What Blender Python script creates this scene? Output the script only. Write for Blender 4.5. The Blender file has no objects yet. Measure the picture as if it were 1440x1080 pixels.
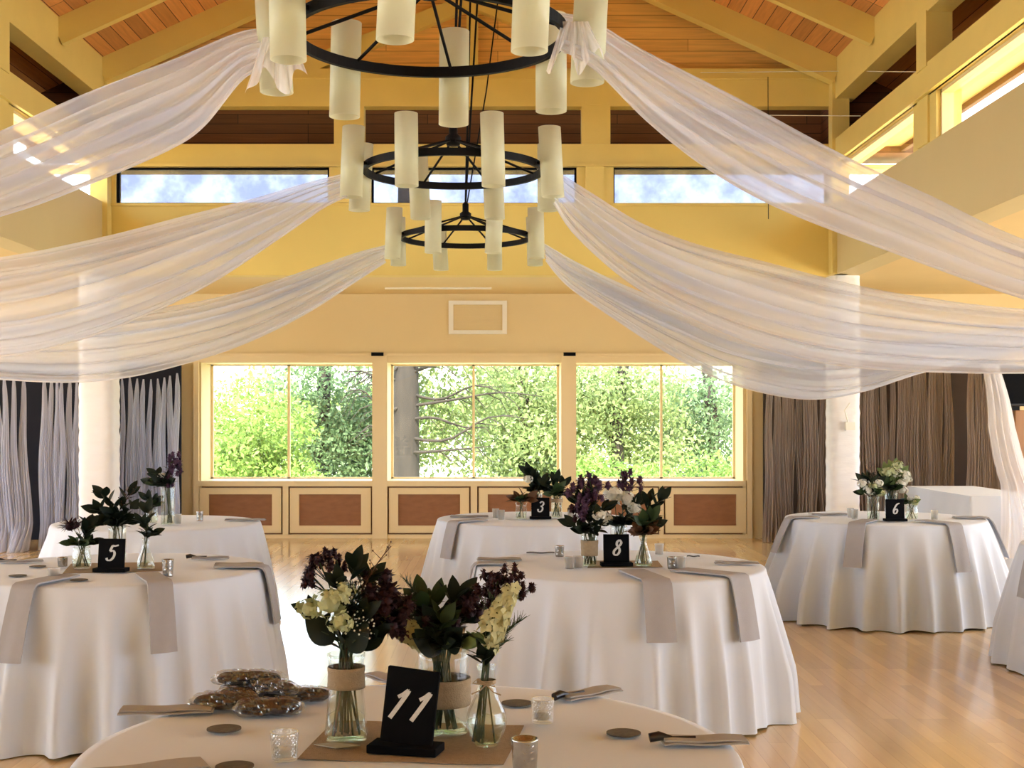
import bpy, math, random
from math import sin, cos, pi, sqrt, radians as R
from mathutils import Vector as V
random.seed(7)
sc = bpy.context.scene
COL = sc.collection
F, CX0, CY0, EZ = 1800.0, 700.0, 590.0, 1.52        # focal length in px, vanishing point, eye height

def at(px, py, d):
    return V(((px - CX0) * d / F, d, EZ + (CY0 - py) * d / F))
TOP = 0.757
def ontable(px, py, z=TOP):
    d = (EZ - z) * F / (py - CY0)
    return V(((px - CX0) * d / F, d, z))

# ------------------------------------------------------------------ helpers
ORG = {}
def tag(o, label=None, cat=None, group=None, kind=None):
    if label: o['label'] = label
    if cat: o['category'] = cat
    if group: o['group'] = group
    if kind: o['kind'] = kind
    return o

def thing(name, loc, label, cat, group=None):
    o = bpy.data.objects.new(name, None); COL.objects.link(o)
    o.location = loc; o.empty_display_size = .05
    ORG[o.name] = V(loc)
    return tag(o, label, cat, group)

class MB:
    def __init__(s): s.v = []; s.f = []; s.uv = None; s.sm = []
    def add(s, vs, fs, smooth=False):
        n = len(s.v); s.v += [tuple(p) for p in vs]
        s.f += [tuple(i + n for i in f) for f in fs]; s.sm += [smooth] * len(fs)
        return s
    def box(s, a, b):
        x0, y0, z0 = a; x1, y1, z1 = b
        vs = [(x0,y0,z0),(x1,y0,z0),(x1,y1,z0),(x0,y1,z0),(x0,y0,z1),(x1,y0,z1),(x1,y1,z1),(x0,y1,z1)]
        return s.add(vs, [(0,3,2,1),(4,5,6,7),(0,1,5,4),(1,2,6,5),(2,3,7,6),(3,0,4,7)])
    def hexa(s, vs):
        return s.add(vs, [(0,3,2,1),(4,5,6,7),(0,1,5,4),(1,2,6,5),(2,3,7,6),(3,0,4,7)])
    def bar(s, p, q, w, h, up=(0,0,1)):
        p, q = V(p), V(q); d = (q - p).normalized(); a = d.cross(V(up))
        a = (V((1,0,0)) if a.length < 1e-5 else a.normalized()) * w / 2; b = a.cross(d).normalized() * h / 2
        return s.hexa([p-a-b, p+a-b, q+a-b, q-a-b, p-a+b, p+a+b, q+a+b, q-a+b])
    def tube(s, pts, rad, n=8, cap=True):
        pts = [V(p) for p in pts]; m = len(pts)
        rr = rad if isinstance(rad, (list, tuple)) else [rad] * m
        t0 = (pts[1] - pts[0]).normalized()
        a = t0.orthogonal().normalized(); vs = []
        for i, p in enumerate(pts):
            t = (pts[min(i+1, m-1)] - pts[max(i-1, 0)])
            t = t.normalized() if t.length > 1e-9 else t0
            a = (a - t * a.dot(t)); a = a.normalized() if a.length > 1e-6 else t.orthogonal().normalized()
            b = t.cross(a)
            for k in range(n):
                an = 2*pi*k/n
                vs.append(p + (a*cos(an) + b*sin(an)) * rr[i])
        fs = [(i*n+k, i*n+(k+1)%n, (i+1)*n+(k+1)%n, (i+1)*n+k) for i in range(m-1) for k in range(n)]
        s.add(vs, fs, True)
        if cap: s.add(vs[:n], [tuple(reversed(range(n)))]); s.add(vs[-n:], [tuple(range(n))])
        return s
    def lathe(s, c, prof, n=32, smooth=True, closed=False, rip=None):
        c = V(c); vs = []
        for (r, z) in prof:
            for k in range(n):
                an = 2*pi*k/n; q = r * (rip(an, z) if rip else 1)
                vs.append(c + V((q*cos(an), q*sin(an), z)))
        m = len(prof); fs = []
        for i in range(m if closed else m - 1):
            j = (i+1) % m
            for k in range(n): fs.append((i*n+k, i*n+(k+1)%n, j*n+(k+1)%n, j*n+k))
        return s.add(vs, fs, smooth)
    def disc(s, c, r, n=24, up=True):
        c = V(c); vs = [c + V((r*cos(2*pi*k/n), r*sin(2*pi*k/n), 0)) for k in range(n)]
        return s.add(vs, [tuple(range(n)) if up else tuple(reversed(range(n)))])
    def ball(s, c, r, n=6, m=4):
        vs = []; fs = []; c = V(c); r = V(r) if not isinstance(r, (int, float)) else V((r,r,r))
        for i in range(m+1):
            t = pi*i/m
            for k in range(n):
                a = 2*pi*k/n; vs.append(c + V((r.x*sin(t)*cos(a), r.y*sin(t)*sin(a), r.z*cos(t))))
        for i in range(m):
            for k in range(n): fs.append((i*n+k, (i+1)*n+k, (i+1)*n+(k+1)%n, i*n+(k+1)%n))
        return s.add(vs, fs, True)
    def grid(s, fn, nu, nv, smooth=True, uv=False):
        vs = [fn(i/nu, j/nv) for i in range(nu+1) for j in range(nv+1)]
        w = nv + 1
        s.add(vs, [(i*w+j, (i+1)*w+j, (i+1)*w+j+1, i*w+j+1) for i in range(nu) for j in range(nv)], smooth)
        if uv:
            s.uv = (s.uv or []) + [(i/nu, j/nv) for i in range(nu+1) for j in range(nv+1)]
        return s
    def build(s, name, m, parent=None, keep=False):
        me = bpy.data.meshes.new(name)
        if parent is not None: org = ORG[parent.name]
        elif keep: org = V((0,0,0))
        else:
            xs = [p[0] for p in s.v]; ys = [p[1] for p in s.v]; zs = [p[2] for p in s.v]
            org = V(((min(xs)+max(xs))/2, (min(ys)+max(ys))/2, min(zs)))
        me.from_pydata([(p[0]-org.x, p[1]-org.y, p[2]-org.z) for p in s.v], [], s.f)
        me.polygons.foreach_set('use_smooth', s.sm)
        if s.uv:
            ul = me.uv_layers.new(name='uv')
            for l in me.loops: ul.data[l.index].uv = s.uv[l.vertex_index]
        me.materials.append(m); me.update()
        o = bpy.data.objects.new(name, me); COL.objects.link(o)
        if parent is not None: o.parent = parent
        else: o.location = org
        ORG[o.name] = org
        return o

def struct(name, mb, m, parent=None):
    o = mb.build(name, m, parent, keep=parent is None)
    if parent is None: o['kind'] = 'structure'
    return o

def bevel(o, w, seg=2):
    b = o.modifiers.new('bevel', 'BEVEL'); b.width = w; b.segments = seg; b.limit_method = 'ANGLE'
    return o

def catmull(pts, n):
    out = []; m = len(pts)
    L = [0]
    for a, b in zip(pts, pts[1:]): L.append(L[-1] + (b - a).length)
    for k in range(n + 1):
        s = L[-1] * k / n; i = 0
        while i < m - 2 and s > L[i+1]: i += 1
        t = (s - L[i]) / max(L[i+1] - L[i], 1e-9)
        p0, p1, p2, p3 = pts[max(i-1,0)], pts[i], pts[i+1], pts[min(i+2,m-1)]
        out.append(.5*((2*p1) + (p2-p0)*t + (2*p0-5*p1+4*p2-p3)*t*t + (3*p1-p0-3*p2+p3)*t**3))
    return out
def bez(a, b, c, n):
    return [a*(1-t)**2 + b*2*t*(1-t) + c*t*t for t in [k/n for k in range(n+1)]]

# ------------------------------------------------------------------ materials
def newmat(name):
    m = bpy.data.materials.new(name); m.use_nodes = True
    nt = m.node_tree; nt.nodes.clear()
    out = nt.nodes.new('ShaderNodeOutputMaterial')
    return m, nt, out
def N(nt, t, **kw):
    n = nt.nodes.new(t)
    for k, v in kw.items():
        if k in n.inputs: n.inputs[k].default_value = v
        else: setattr(n, k, v)
    return n
def c4(c): return (c[0], c[1], c[2], 1)
def sc3(c, k): return tuple(min(1, x*k) for x in c)

def mat(name, col, rough=.6, var=.12, scale=6, bump=0, bscale=60, metal=0, spec=.4, stretch=(1,1,1), coat=0, trans=0, sheen=0, col2=None):
    m, nt, out = newmat(name)
    p = N(nt, 'ShaderNodeBsdfPrincipled')
    p.inputs['Roughness'].default_value = rough; p.inputs['Metallic'].default_value = metal
    p.inputs['Specular IOR Level'].default_value = spec; p.inputs['Coat Weight'].default_value = coat
    p.inputs['Sheen Weight'].default_value = sheen
    tc = N(nt, 'ShaderNodeTexCoord'); mp = N(nt, 'ShaderNodeMapping'); mp.inputs['Scale'].default_value = stretch
    nt.links.new(tc.outputs['Object'], mp.inputs['Vector'])
    no = N(nt, 'ShaderNodeTexNoise'); no.inputs['Scale'].default_value = scale; no.inputs['Detail'].default_value = 4
    nt.links.new(mp.outputs[0], no.inputs['Vector'])
    mx = N(nt, 'ShaderNodeMix', data_type='RGBA')
    mx.inputs[6].default_value = c4(sc3(col, 1-var)); mx.inputs[7].default_value = c4(col2 if col2 else sc3(col, 1+var))
    nt.links.new(no.outputs['Fac'], mx.inputs[0]); nt.links.new(mx.outputs[2], p.inputs['Base Color'])
    if bump:
        nb = N(nt, 'ShaderNodeTexNoise'); nb.inputs['Scale'].default_value = bscale; nb.inputs['Detail'].default_value = 3
        nt.links.new(mp.outputs[0], nb.inputs['Vector'])
        bm = N(nt, 'ShaderNodeBump'); bm.inputs['Strength'].default_value = bump; bm.inputs['Distance'].default_value = .01
        nt.links.new(nb.outputs['Fac'], bm.inputs['Height']); nt.links.new(bm.outputs[0], p.inputs['Normal'])
    sh = p.outputs[0]
    if trans:
        tr = N(nt, 'ShaderNodeBsdfTranslucent'); nt.links.new(mx.outputs[2], tr.inputs['Color'])
        ms = N(nt, 'ShaderNodeMixShader'); ms.inputs[0].default_value = trans
        nt.links.new(sh, ms.inputs[1]); nt.links.new(tr.outputs[0], ms.inputs[2]); sh = ms.outputs[0]
    nt.links.new(sh, out.inputs[0])
    return m

def planks(name, col, dark, axes, width, length, rough=.4, grain=.25, line=.004, contrast=.35, coat=0, spec=.4):
    """boards running along axes[0], stacked along axes[1]"""
    m, nt, out = newmat(name); L = nt.links.new
    p = N(nt, 'ShaderNodeBsdfPrincipled'); p.inputs['Specular IOR Level'].default_value = spec
    p.inputs['Roughness'].default_value = rough; p.inputs['Coat Weight'].default_value = coat; p.inputs['Coat Roughness'].default_value = .12
    tc = N(nt, 'ShaderNodeTexCoord'); sp = N(nt, 'ShaderNodeSeparateXYZ'); cb = N(nt, 'ShaderNodeCombineXYZ')
    L(tc.outputs['Object'], sp.inputs[0]); L(sp.outputs[axes[0]], cb.inputs[0]); L(sp.outputs[axes[1]], cb.inputs[1])
    br = N(nt, 'ShaderNodeTexBrick'); L(cb.outputs[0], br.inputs['Vector'])
    br.offset = .37; br.offset_frequency = 3
    br.inputs['Scale'].default_value = 1; br.inputs['Brick Width'].default_value = length; br.inputs['Row Height'].default_value = width
    br.inputs['Mortar Size'].default_value = line; br.inputs['Mortar Smooth'].default_value = .1; br.inputs['Bias'].default_value = 0
    br.inputs['Color1'].default_value = c4(sc3(col, 1-contrast)); br.inputs['Color2'].default_value = c4(sc3(col, 1+contrast)); br.inputs['Mortar'].default_value = c4(dark)
    mp = N(nt, 'ShaderNodeMapping'); mp.inputs['Scale'].default_value = (1.2, 22, 1); L(cb.outputs[0], mp.inputs['Vector'])
    no = N(nt, 'ShaderNodeTexNoise'); no.inputs['Scale'].default_value = 1.6; no.inputs['Detail'].default_value = 6; no.inputs['Distortion'].default_value = .6
    L(mp.outputs[0], no.inputs['Vector'])
    rm = N(nt, 'ShaderNodeMapRange'); rm.inputs['To Min'].default_value = 1-grain; rm.inputs['To Max'].default_value = 1+grain
    L(no.outputs['Fac'], rm.inputs['Value'])
    mx = N(nt, 'ShaderNodeVectorMath', operation='SCALE'); L(br.outputs['Color'], mx.inputs[0]); L(rm.outputs[0], mx.inputs['Scale'])
    L(mx.outputs[0], p.inputs['Base Color']); L(p.outputs[0], out.inputs[0])
    return m

def thin_glass(name, tint=(.96,.98,.97), gloss=.9, rough=.01, base=.04, diffuse=0):
    m, nt, out = newmat(name); L = nt.links.new
    t = N(nt, 'ShaderNodeBsdfTransparent'); t.inputs[0].default_value = c4(tint)
    g = N(nt, 'ShaderNodeBsdfGlossy'); g.inputs['Roughness'].default_value = rough; g.inputs[0].default_value = (gloss,)*3 + (1,)
    lw = N(nt, 'ShaderNodeLayerWeight'); lw.inputs[0].default_value = .5
    pw = N(nt, 'ShaderNodeMath', operation='POWER'); pw.inputs[1].default_value = 4.5; L(lw.outputs['Facing'], pw.inputs[0])
    ma = N(nt, 'ShaderNodeMath', operation='MULTIPLY_ADD'); ma.inputs[1].default_value = .85; ma.inputs[2].default_value = base; ma.use_clamp = True
    L(pw.outputs[0], ma.inputs[0])
    ms = N(nt, 'ShaderNodeMixShader'); L(ma.outputs[0], ms.inputs[0]); L(t.outputs[0], ms.inputs[1]); L(g.outputs[0], ms.inputs[2])
    sh = ms.outputs[0]
    if diffuse:
        d = N(nt, 'ShaderNodeBsdfTranslucent'); d.inputs[0].default_value = (.9,.9,.88,1)
        m2 = N(nt, 'ShaderNodeMixShader'); m2.inputs[0].default_value = diffuse; L(sh, m2.inputs[1]); L(d.outputs[0], m2.inputs[2]); sh = m2.outputs[0]
    L(sh, out.inputs[0]); return m

def film(name, c1, c2, scale):
    m, nt, out = newmat(name); L = nt.links.new
    tc = N(nt, 'ShaderNodeTexCoord'); no = N(nt, 'ShaderNodeTexNoise'); no.inputs['Scale'].default_value = scale; no.inputs['Detail'].default_value = 7; no.inputs['Roughness'].default_value = .65
    L(tc.outputs['Object'], no.inputs['Vector'])
    cr = N(nt, 'ShaderNodeValToRGB'); L(no.outputs['Fac'], cr.inputs[0])
    cr.color_ramp.elements[0].position = .38; cr.color_ramp.elements[0].color = c4(c1); cr.color_ramp.elements[1].position = .62; cr.color_ramp.elements[1].color = c4(c2)
    t = N(nt, 'ShaderNodeBsdfTransparent'); L(cr.outputs[0], t.inputs[0]); d = N(nt, 'ShaderNodeBsdfDiffuse'); d.inputs[0].default_value = (.55,.55,.62,1)
    ms = N(nt, 'ShaderNodeMixShader'); ms.inputs[0].default_value = .08; L(t.outputs[0], ms.inputs[1]); L(d.outputs[0], ms.inputs[2])
    L(ms.outputs[0], out.inputs[0]); return m

def tulle(name, col, dens=.6, streak=.3, vs=30, hem=0.0):
    """sheer net: density varies in streaks that run along the cloth (uv.x)"""
    m, nt, out = newmat(name); L = nt.links.new
    uv = N(nt, 'ShaderNodeUVMap'); mp = N(nt, 'ShaderNodeMapping'); mp.inputs['Scale'].default_value = (1.1, vs, 1)
    L(uv.outputs[0], mp.inputs['Vector'])
    no = N(nt, 'ShaderNodeTexNoise'); no.inputs['Scale'].default_value = 1; no.inputs['Detail'].default_value = 4
    L(mp.outputs[0], no.inputs['Vector'])
    rm = N(nt, 'ShaderNodeMapRange'); rm.inputs['From Min'].default_value = .3; rm.inputs['From Max'].default_value = .7
    rm.inputs['To Min'].default_value = dens - streak; rm.inputs['To Max'].default_value = dens + streak
    L(no.outputs['Fac'], rm.inputs['Value'])
    d = N(nt, 'ShaderNodeBsdfDiffuse'); d.inputs[0].default_value = c4(col)
    tl = N(nt, 'ShaderNodeBsdfTranslucent'); tl.inputs[0].default_value = c4(col)
    a = N(nt, 'ShaderNodeMixShader'); a.inputs[0].default_value = .45; L(d.outputs[0], a.inputs[1]); L(tl.outputs[0], a.inputs[2])
    t = N(nt, 'ShaderNodeBsdfTransparent')
    b = N(nt, 'ShaderNodeMixShader'); L(rm.outputs[0], b.inputs[0]); L(t.outputs[0], b.inputs[1]); L(a.outputs[0], b.inputs[2])
    L(b.outputs[0], out.inputs[0]); return m

GLOW_YEL = (.81, .62, .18)
M = dict(
    yellow = mat('warm_glow_wall', GLOW_YEL, .55, .05, 2),  # yellow glow of bounced light put into the upper wall colour
    beam = mat('warm_glow_beam', (.84, .65, .21), .5, .06, 3),  # same warm glow put into the beam colour
    sidewall = mat('tan_yellow_paint', (.68, .55, .28), .6, .05, 1.5),
    cream = mat('cream_paint', (.78, .61, .32), .6, .03, 2),
    creamtrim = mat('cream_trim_paint', (.84, .67, .38), .45, .03, 4),
    soffit = mat('cream_soffit', (.80, .60, .28), .6, .04, 2),
    roof = planks('cedar_roof_boards', (.68, .30, .10), (.08,.03,.01), (1,0), .14, 3.1, .5, .3, .004, .22),
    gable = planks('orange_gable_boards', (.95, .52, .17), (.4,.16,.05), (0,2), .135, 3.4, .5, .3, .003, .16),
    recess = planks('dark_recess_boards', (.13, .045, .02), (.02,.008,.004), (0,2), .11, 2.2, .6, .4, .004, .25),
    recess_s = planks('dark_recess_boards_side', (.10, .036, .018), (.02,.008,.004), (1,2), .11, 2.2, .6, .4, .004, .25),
    floor = planks('maple_strip_floor', (.72, .495, .235), (.55,.36,.155), (1,0), .085, 1.3, .17, .12, .0012, .13, coat=.35, spec=.5),
    brown = mat('brown_panel_board', (.30, .13, .055), .55, .25, 7, stretch=(1,1,3)),
    linen = mat('white_table_linen', (.67, .715, .79), .85, .02, 3, bump=.12, bscale=9, sheen=.2),
    napkin = mat('grey_napkin_linen', (.40, .39, .40), .9, .05, 30, bump=.2, bscale=400),
    beige_nap = mat('beige_grey_napkin', (.40, .38, .36), .9, .05, 30, bump=.2, bscale=400),
    black = mat('black_chalkboard', (.006, .006, .007), .8, .2, 20, spec=.04),
    iron = mat('black_iron', (.006, .006, .007), .6, .2, 14, spec=.15, bump=.1, bscale=30),
    chalk = mat('white_chalk_paint', (.62, .62, .61), .9, .25, 160),
    burlap = mat('burlap', (.36, .27, .17), .95, .22, 90, bump=.5, bscale=300),
    twine = mat('jute_twine', (.42, .33, .22), .95, .2, 120),
    stem = mat('dark_green_stem', (.035, .055, .018), .6, .25, 20),
    leafd = mat('dark_waxy_leaf', (.010, .017, .009), .5, .3, 14, trans=.04, spec=.2),
    leafg = mat('mid_green_leaf', (.034, .062, .02), .5, .3, 14, trans=.15),
    leafp = mat('pale_green_leaf', (.17, .23, .08), .5, .25, 14, trans=.2),
    burg = mat('burgundy_petal', (.030, .005, .010), .7, .35, 30, trans=.05),
    plum = mat('plum_petal', (.085, .035, .075), .7, .35, 30, trans=.1),
    redleaf = mat('reddish_brown_leaf', (.10, .045, .02), .5, .3, 14, trans=.1),
    stock = mat('cream_petal', (.62, .60, .33), .8, .35, 60, trans=.25),
    white = mat('white_petal', (.82, .80, .70), .8, .10, 40, trans=.25),
    hydra = mat('pale_green_petal', (.55, .58, .32), .8, .2, 40, trans=.2),
    glass = thin_glass('clear_glass'),
    cut_glass = thin_glass('cut_glass', (.93,.93,.91), .95, .04, .22, .06),
    frost = thin_glass('frosted_votive_glass', (.88,.88,.88), .9, .15, .10, .35),
    merc = mat('mercury_glass', (.46, .45, .43), .16, .5, 35, metal=.9, bump=.3, bscale=60),
    water = thin_glass('vase_water', (.95,.965,.90), .9, .01, .02),
    film = film('plastic_sheeted_pane', (.33,.345,.41), (.47,.48,.51), 2.6),
    pane = thin_glass('window_pane', (.99,1,.99), .9, .0, .02),
    shade = mat('cream_frosted_shade', (.93, .93, .78), .28, .05, 8, trans=.62, coat=.25),
    tulle_w = tulle('white_tulle', (.90, .915, 1.0), .68, .14, 7),
    tulle_c = tulle('white_tulle_tail', (.93, .90, .90), .7, .2, 10),
    tulle_l = tulle('daylit_grey_tulle', (.82, .82, .90), .68, .28, 22),  # lilac tint is daylight from the left, put into the tulle colour
    tulle_r = tulle('taupe_tulle', (.60, .50, .42), .70, .26, 22),
    wrap = mat('white_column_wrap', (.86, .84, .82), .85, .03, 4, bump=.25, bscale=12, stretch=(1,1,4)),
    black_cloth = mat('black_backdrop', (.006, .006, .012), .9, .2, 4),
    brown_cloth = mat('dark_brown_backdrop', (.06, .038, .025), .9, .2, 4),
    plastic = thin_glass('plastic_film', (.82,.83,.85), .85, .10, .16, .03),
    bundle = mat('dark_bundle_cloth', (.022, .022, .024), .8, .9, 30, bump=.6, bscale=40),
    coaster = mat('dark_print_coaster', (.05, .042, .034), .6, .6, 70, col2=(.15,.135,.11)),
    card = mat('pale_card', (.42, .42, .34), .7, .08, 40),
    dark_metal = mat('dark_flatware', (.05, .05, .055), .3, .2, 20, metal=.8),
    speaker = mat('black_speaker_cabinet', (.01, .01, .011), .6, .2, 20),
    oak = mat('orange_wood_post', (.30, .14, .05), .5, .2, 5, stretch=(4,4,.6)),
    trunk = mat('grey_bark', (.026, .020, .015), .9, .6, 9, bump=.8, bscale=14, stretch=(1,1,.25)),
    leaf_a = mat('yellow_green_foliage', (.19, .29, .06), .6, .5, 1.2, trans=.45),
    leaf_b = mat('sage_green_foliage', (.115, .18, .075), .6, .55, 1.0, trans=.4),
    leaf_c = mat('pale_conifer_foliage', (.22, .28, .10), .6, .55, 1.4, trans=.45),
    ground = mat('dry_bright_ground', (.46, .47, .30), .9, .3, .6),
    steel = mat('white_enamel', (.88, .84, .72), .4, .03, 5),
)

# ------------------------------------------------------------------ room shell
XC, HW = -.31, 4.06
XL, XR = XC - HW, XC + HW
YE, YW = 14.3, 16.4
YB = -4.0
def ze(y): return EZ + (CY0 - y) * YE / F           # height on the clerestory end wall
def xe(x): return (x - CX0) * YE / F
def zw(y): return EZ + (CY0 - y) * YW / F           # on the window wall
def xw(x): return (x - CX0) * YW / F
AL, AR = -9.0, 8.4                                     # outer aisle walls
ZS = 3.13

struct('floor', MB().box((AL-.2, YB, -.1), (AR+.2, YW+.2, 0)), M['floor'])

# roof decks (gable): boards run along the ridge
SL = .45; ZP = 5.50; OV = .9
for sgn, nm in ((-1, 'ceiling_left'), (1, 'ceiling_right')):
    xa, za = XC, ZP + SL*HW; xb, zb = XC + sgn*(HW + OV), ZP - SL*OV
    vs = [(xa,YB,za),(xb,YB,zb),(xb,YE+1.2,zb),(xa,YE+1.2,za)]
    struct(nm, MB().hexa([(x,y,z) for x,y,z in vs] + [(x,y,z+.12) for x,y,z in vs]), M['roof'])

# gable boarding
g = MB(); yg = YE + .12
g.add([(XL-.1,yg,ze(100)),(XR+.1,yg,ze(100)),(XR+.1,yg,ZP-.02),(XC,yg,ZP+SL*HW+.05),(XL-.1,yg,ZP-.02),
       (XL-.1,yg+.1,ze(100)),(XR+.1,yg+.1,ze(100)),(XR+.1,yg+.1,ZP-.02),(XC,yg+.1,ZP+SL*HW+.05),(XL-.1,yg+.1,ZP-.02)],
      [(0,1,2,3,4),(9,8,7,6,5),(0,5,6,1)])
struct('wall_gable', g, M['gable'])

# end clerestory wall: beams, posts, lower wall, recess backs
e = MB()
e.box((XL, YE-.02, ze(150)), (XR, YE+.16, ze(97)))
e.box((XL, YE-.035, ze(112)), (XR, YE-.02, ze(109)))
e.box((XL, YE-.02, ze(235)), (XR, YE+.2, ze(203)))
e.box((XL, YE-.05, ze(235)), (XR, YE, ze(231)))
for x0, x1 in ((470,512),(818,858)):
    e.box((xe(x0), YE-.03, ze(203)), (xe(x1), YE+.16, ze(149.9)))
    e.box((xe(x0+6), YE-.03, ze(148)), (xe(x1-12), YE, ze(118)))
for x0, x1 in ((463,522),(811,863)):
    e.box((xe(x0), YE, ze(287)), (xe(x1), YE+.2, ze(235)))
    e.box((xe(x0+12), YE-.03, ze(285)), (xe(x1-14), YE, ze(235)))
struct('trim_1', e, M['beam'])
w = MB().box((XL, YE, ZS), (XR, YE+.2, ze(287)))
w.box((XL, YE-.03, ze(290)), (XR, YE, ze(286)))
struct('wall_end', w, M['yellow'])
struct('trim_2', MB().box((xe(152), YE-.02, ze(334)), (xe(156), YE-.001, ze(290))).box((xe(1169), YE-.02, ze(340)), (xe(1171.5), YE-.001, ze(318))), M['black'])
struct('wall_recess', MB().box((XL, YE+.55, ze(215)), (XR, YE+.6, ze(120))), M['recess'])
# caps added to shut sky light out of the recess, then corner posts
r_ = MB()
for xa, xb in ((XL-.9, XL), (XR, XR+.9)): r_.box((xa, YE, ze(215)), (xb, YE+.6, ZP-.2))
r_.box((XL, YE+.1, ze(97)-.02), (XR, YE+.6, ze(97)+.02)); r_.box((XL, YE+.15, ze(206)), (XR, YE+.6, ze(203)))
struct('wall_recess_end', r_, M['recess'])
e = MB()
for xa, xb in ((XL, xe(163)), (xe(1165), XR)): e.box((xa, YE, ze(287)), (xb, YE+.2, ze(235)))
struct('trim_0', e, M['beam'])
c = MB()
for xa in (xe(133), xe(1165)):
    c.box((xa, YE-.16, ZS), (xa+.19, YE-.002, ZP))
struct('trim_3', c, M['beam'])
# end windows
def window(n, parent_mb, pane_box, pm='film'):
    o = struct('window_%d' % n, parent_mb, M['black'])
    pane_box.build('window_pane', M[pm], o)
    return o
n = 1
for x0, x1, dk in ((163,463,1),(522,811,1),(863,1165,.6)):
    f = MB(); t = .022*dk
    a, b, z0, z1 = xe(x0), xe(x1), ze(287), ze(235)
    f.box((a,YE+.03,z0),(a+t,YE+.09,z1)); f.box((b-t,YE+.03,z0),(b,YE+.09,z1))
    f.box((a,YE+.03,z0),(b,YE+.09,z0+t)); f.box((a,YE+.03,z1-t*.8),(b,YE+.09,z1))
    window(n, f, MB().box((a+t,YE+.06,z0+t),(b-t,YE+.066,z1-t*.8))); n += 1

# nave side walls
for sgn, nm, X in ((-1,'left',XL),(1,'right',XR)):
    def bx(mb, y0, y1, z0, z1, d0=0, d1=.25):
        xs = sorted((X + sgn*d0, X + sgn*d1)); return mb.box((xs[0],y0,z0),(xs[1],y1,z1))
    s = MB()
    bx(s, YB, YE, ze(150)+.05, ZP+.02, -.02, .2); bx(s, YB, YE, ze(235), ze(203)+.03, -.02, .25)
    bx(s, YB, YE, ze(235), ze(231), -.06, 0)
    posts = [11.25, 8.15, 5.05, 1.95, -1.1]
    for y in posts:
        bx(s, y-.13, y+.13, ze(203), ze(149.9)+.06, -.03, .2); bx(s, y-.3, y+.3, ze(287), ze(235), 0, .22)
        bx(s, y-.14, y+.14, ze(287), ze(235), -.02, .0)
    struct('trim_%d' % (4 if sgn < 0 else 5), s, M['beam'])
    s = MB(); bx(s, YB, YE, ZS, ze(287), 0, .28)
    struct('wall_' + nm, s, M['sidewall'])
    s = MB(); bx(s, YB, YE, ze(150)-.5, ZP, .75, .8)
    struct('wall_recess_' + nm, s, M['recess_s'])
    s = MB(); bx(s, YB, YE, ze(203)-.02, ze(203), .25, .8); struct('trim_%d' % (6 if sgn < 0 else 7), s, M['soffit'])
    ends = [YE-.05] + [v for y in posts for v in (y+.3, y-.3)] + [YB]
    for k in range(0, len(ends)-1, 2):
        y1, y0 = ends[k], ends[k+1]
        if y1 - y0 < .3: continue
        f = MB(); t = .03; z0, z1 = ze(287), ze(235)
        bx(f, y0, y0+t, z0, z1, .04, .14); bx(f, y1-t, y1, z0, z1, .04, .14); bx(f, y0, y1, z0, z0+t*.6, .04, .14); bx(f, y0, y1, z1-t, z1, .04, .14)
        o = struct('window_%d' % n, f, M['creamtrim']); n += 1
        bx(MB(), y0+t, y1-t, z0+t*.6, z1-t, .09, .096).build('window_pane', M['pane'], o)

# end eave outside: soffit and roof overhang
struct('trim_8', MB().box((XL-1, YE+.2, ze(235)+.02), (XR+1, YE+.55, ze(235)+.07)), M['soffit'])

# rafters, gable rafters, king post and braces
def rafter(y, w=.10, h=.26, sgns=(-1,1), name='trim_9'):
    for sgn in sgns:
        p = V((XC, y, ZP + SL*HW - h/2)); q = V((XC + sgn*HW, y, ZP - h/2 - .01))
        mb = MB().bar(p, q, w, h)
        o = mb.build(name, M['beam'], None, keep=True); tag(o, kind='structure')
k = 9
for y in (14.16, 12.72, 11.3, 9.9, 8.5, 7.1, 5.7, 4.3, 2.9, 1.5):
    for sgn in (-1, 1):
        rafter(y, .16 if y > 14 else .09, .26, (sgn,), 'trim_%d' % k); k += 1
b = MB()
b.box((xe(656), YE+.0, ze(97)), (xe(672), YE+.118, ZP+SL*HW-.1))
b.bar((xe(662), YE+.06, ze(0)), (xe(418), YE+.06, ze(97)), .11, .17)
b.bar((xe(666), YE+.06, ze(0)), (xe(912), YE+.06, ze(97)), .11, .17)
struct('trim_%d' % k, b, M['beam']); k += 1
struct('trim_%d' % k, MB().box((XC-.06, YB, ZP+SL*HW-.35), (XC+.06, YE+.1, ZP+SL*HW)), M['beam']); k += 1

# flat soffits of the alcove and aisles
s = MB()
s.box((AL, YE+.2, ZS), (AR, YW+.3, ZS+.08)); struct('ceiling_alcove', s, M['soffit'])
struct('ceiling_aisle_left', MB().box((AL, YB, ZS), (XL-.28, YE+.2, ZS+.08)), M['soffit'])
struct('ceiling_aisle_right', MB().box((XR+.28, YB, ZS), (AR, YE+.2, ZS+.08)), M['soffit'])

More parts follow.
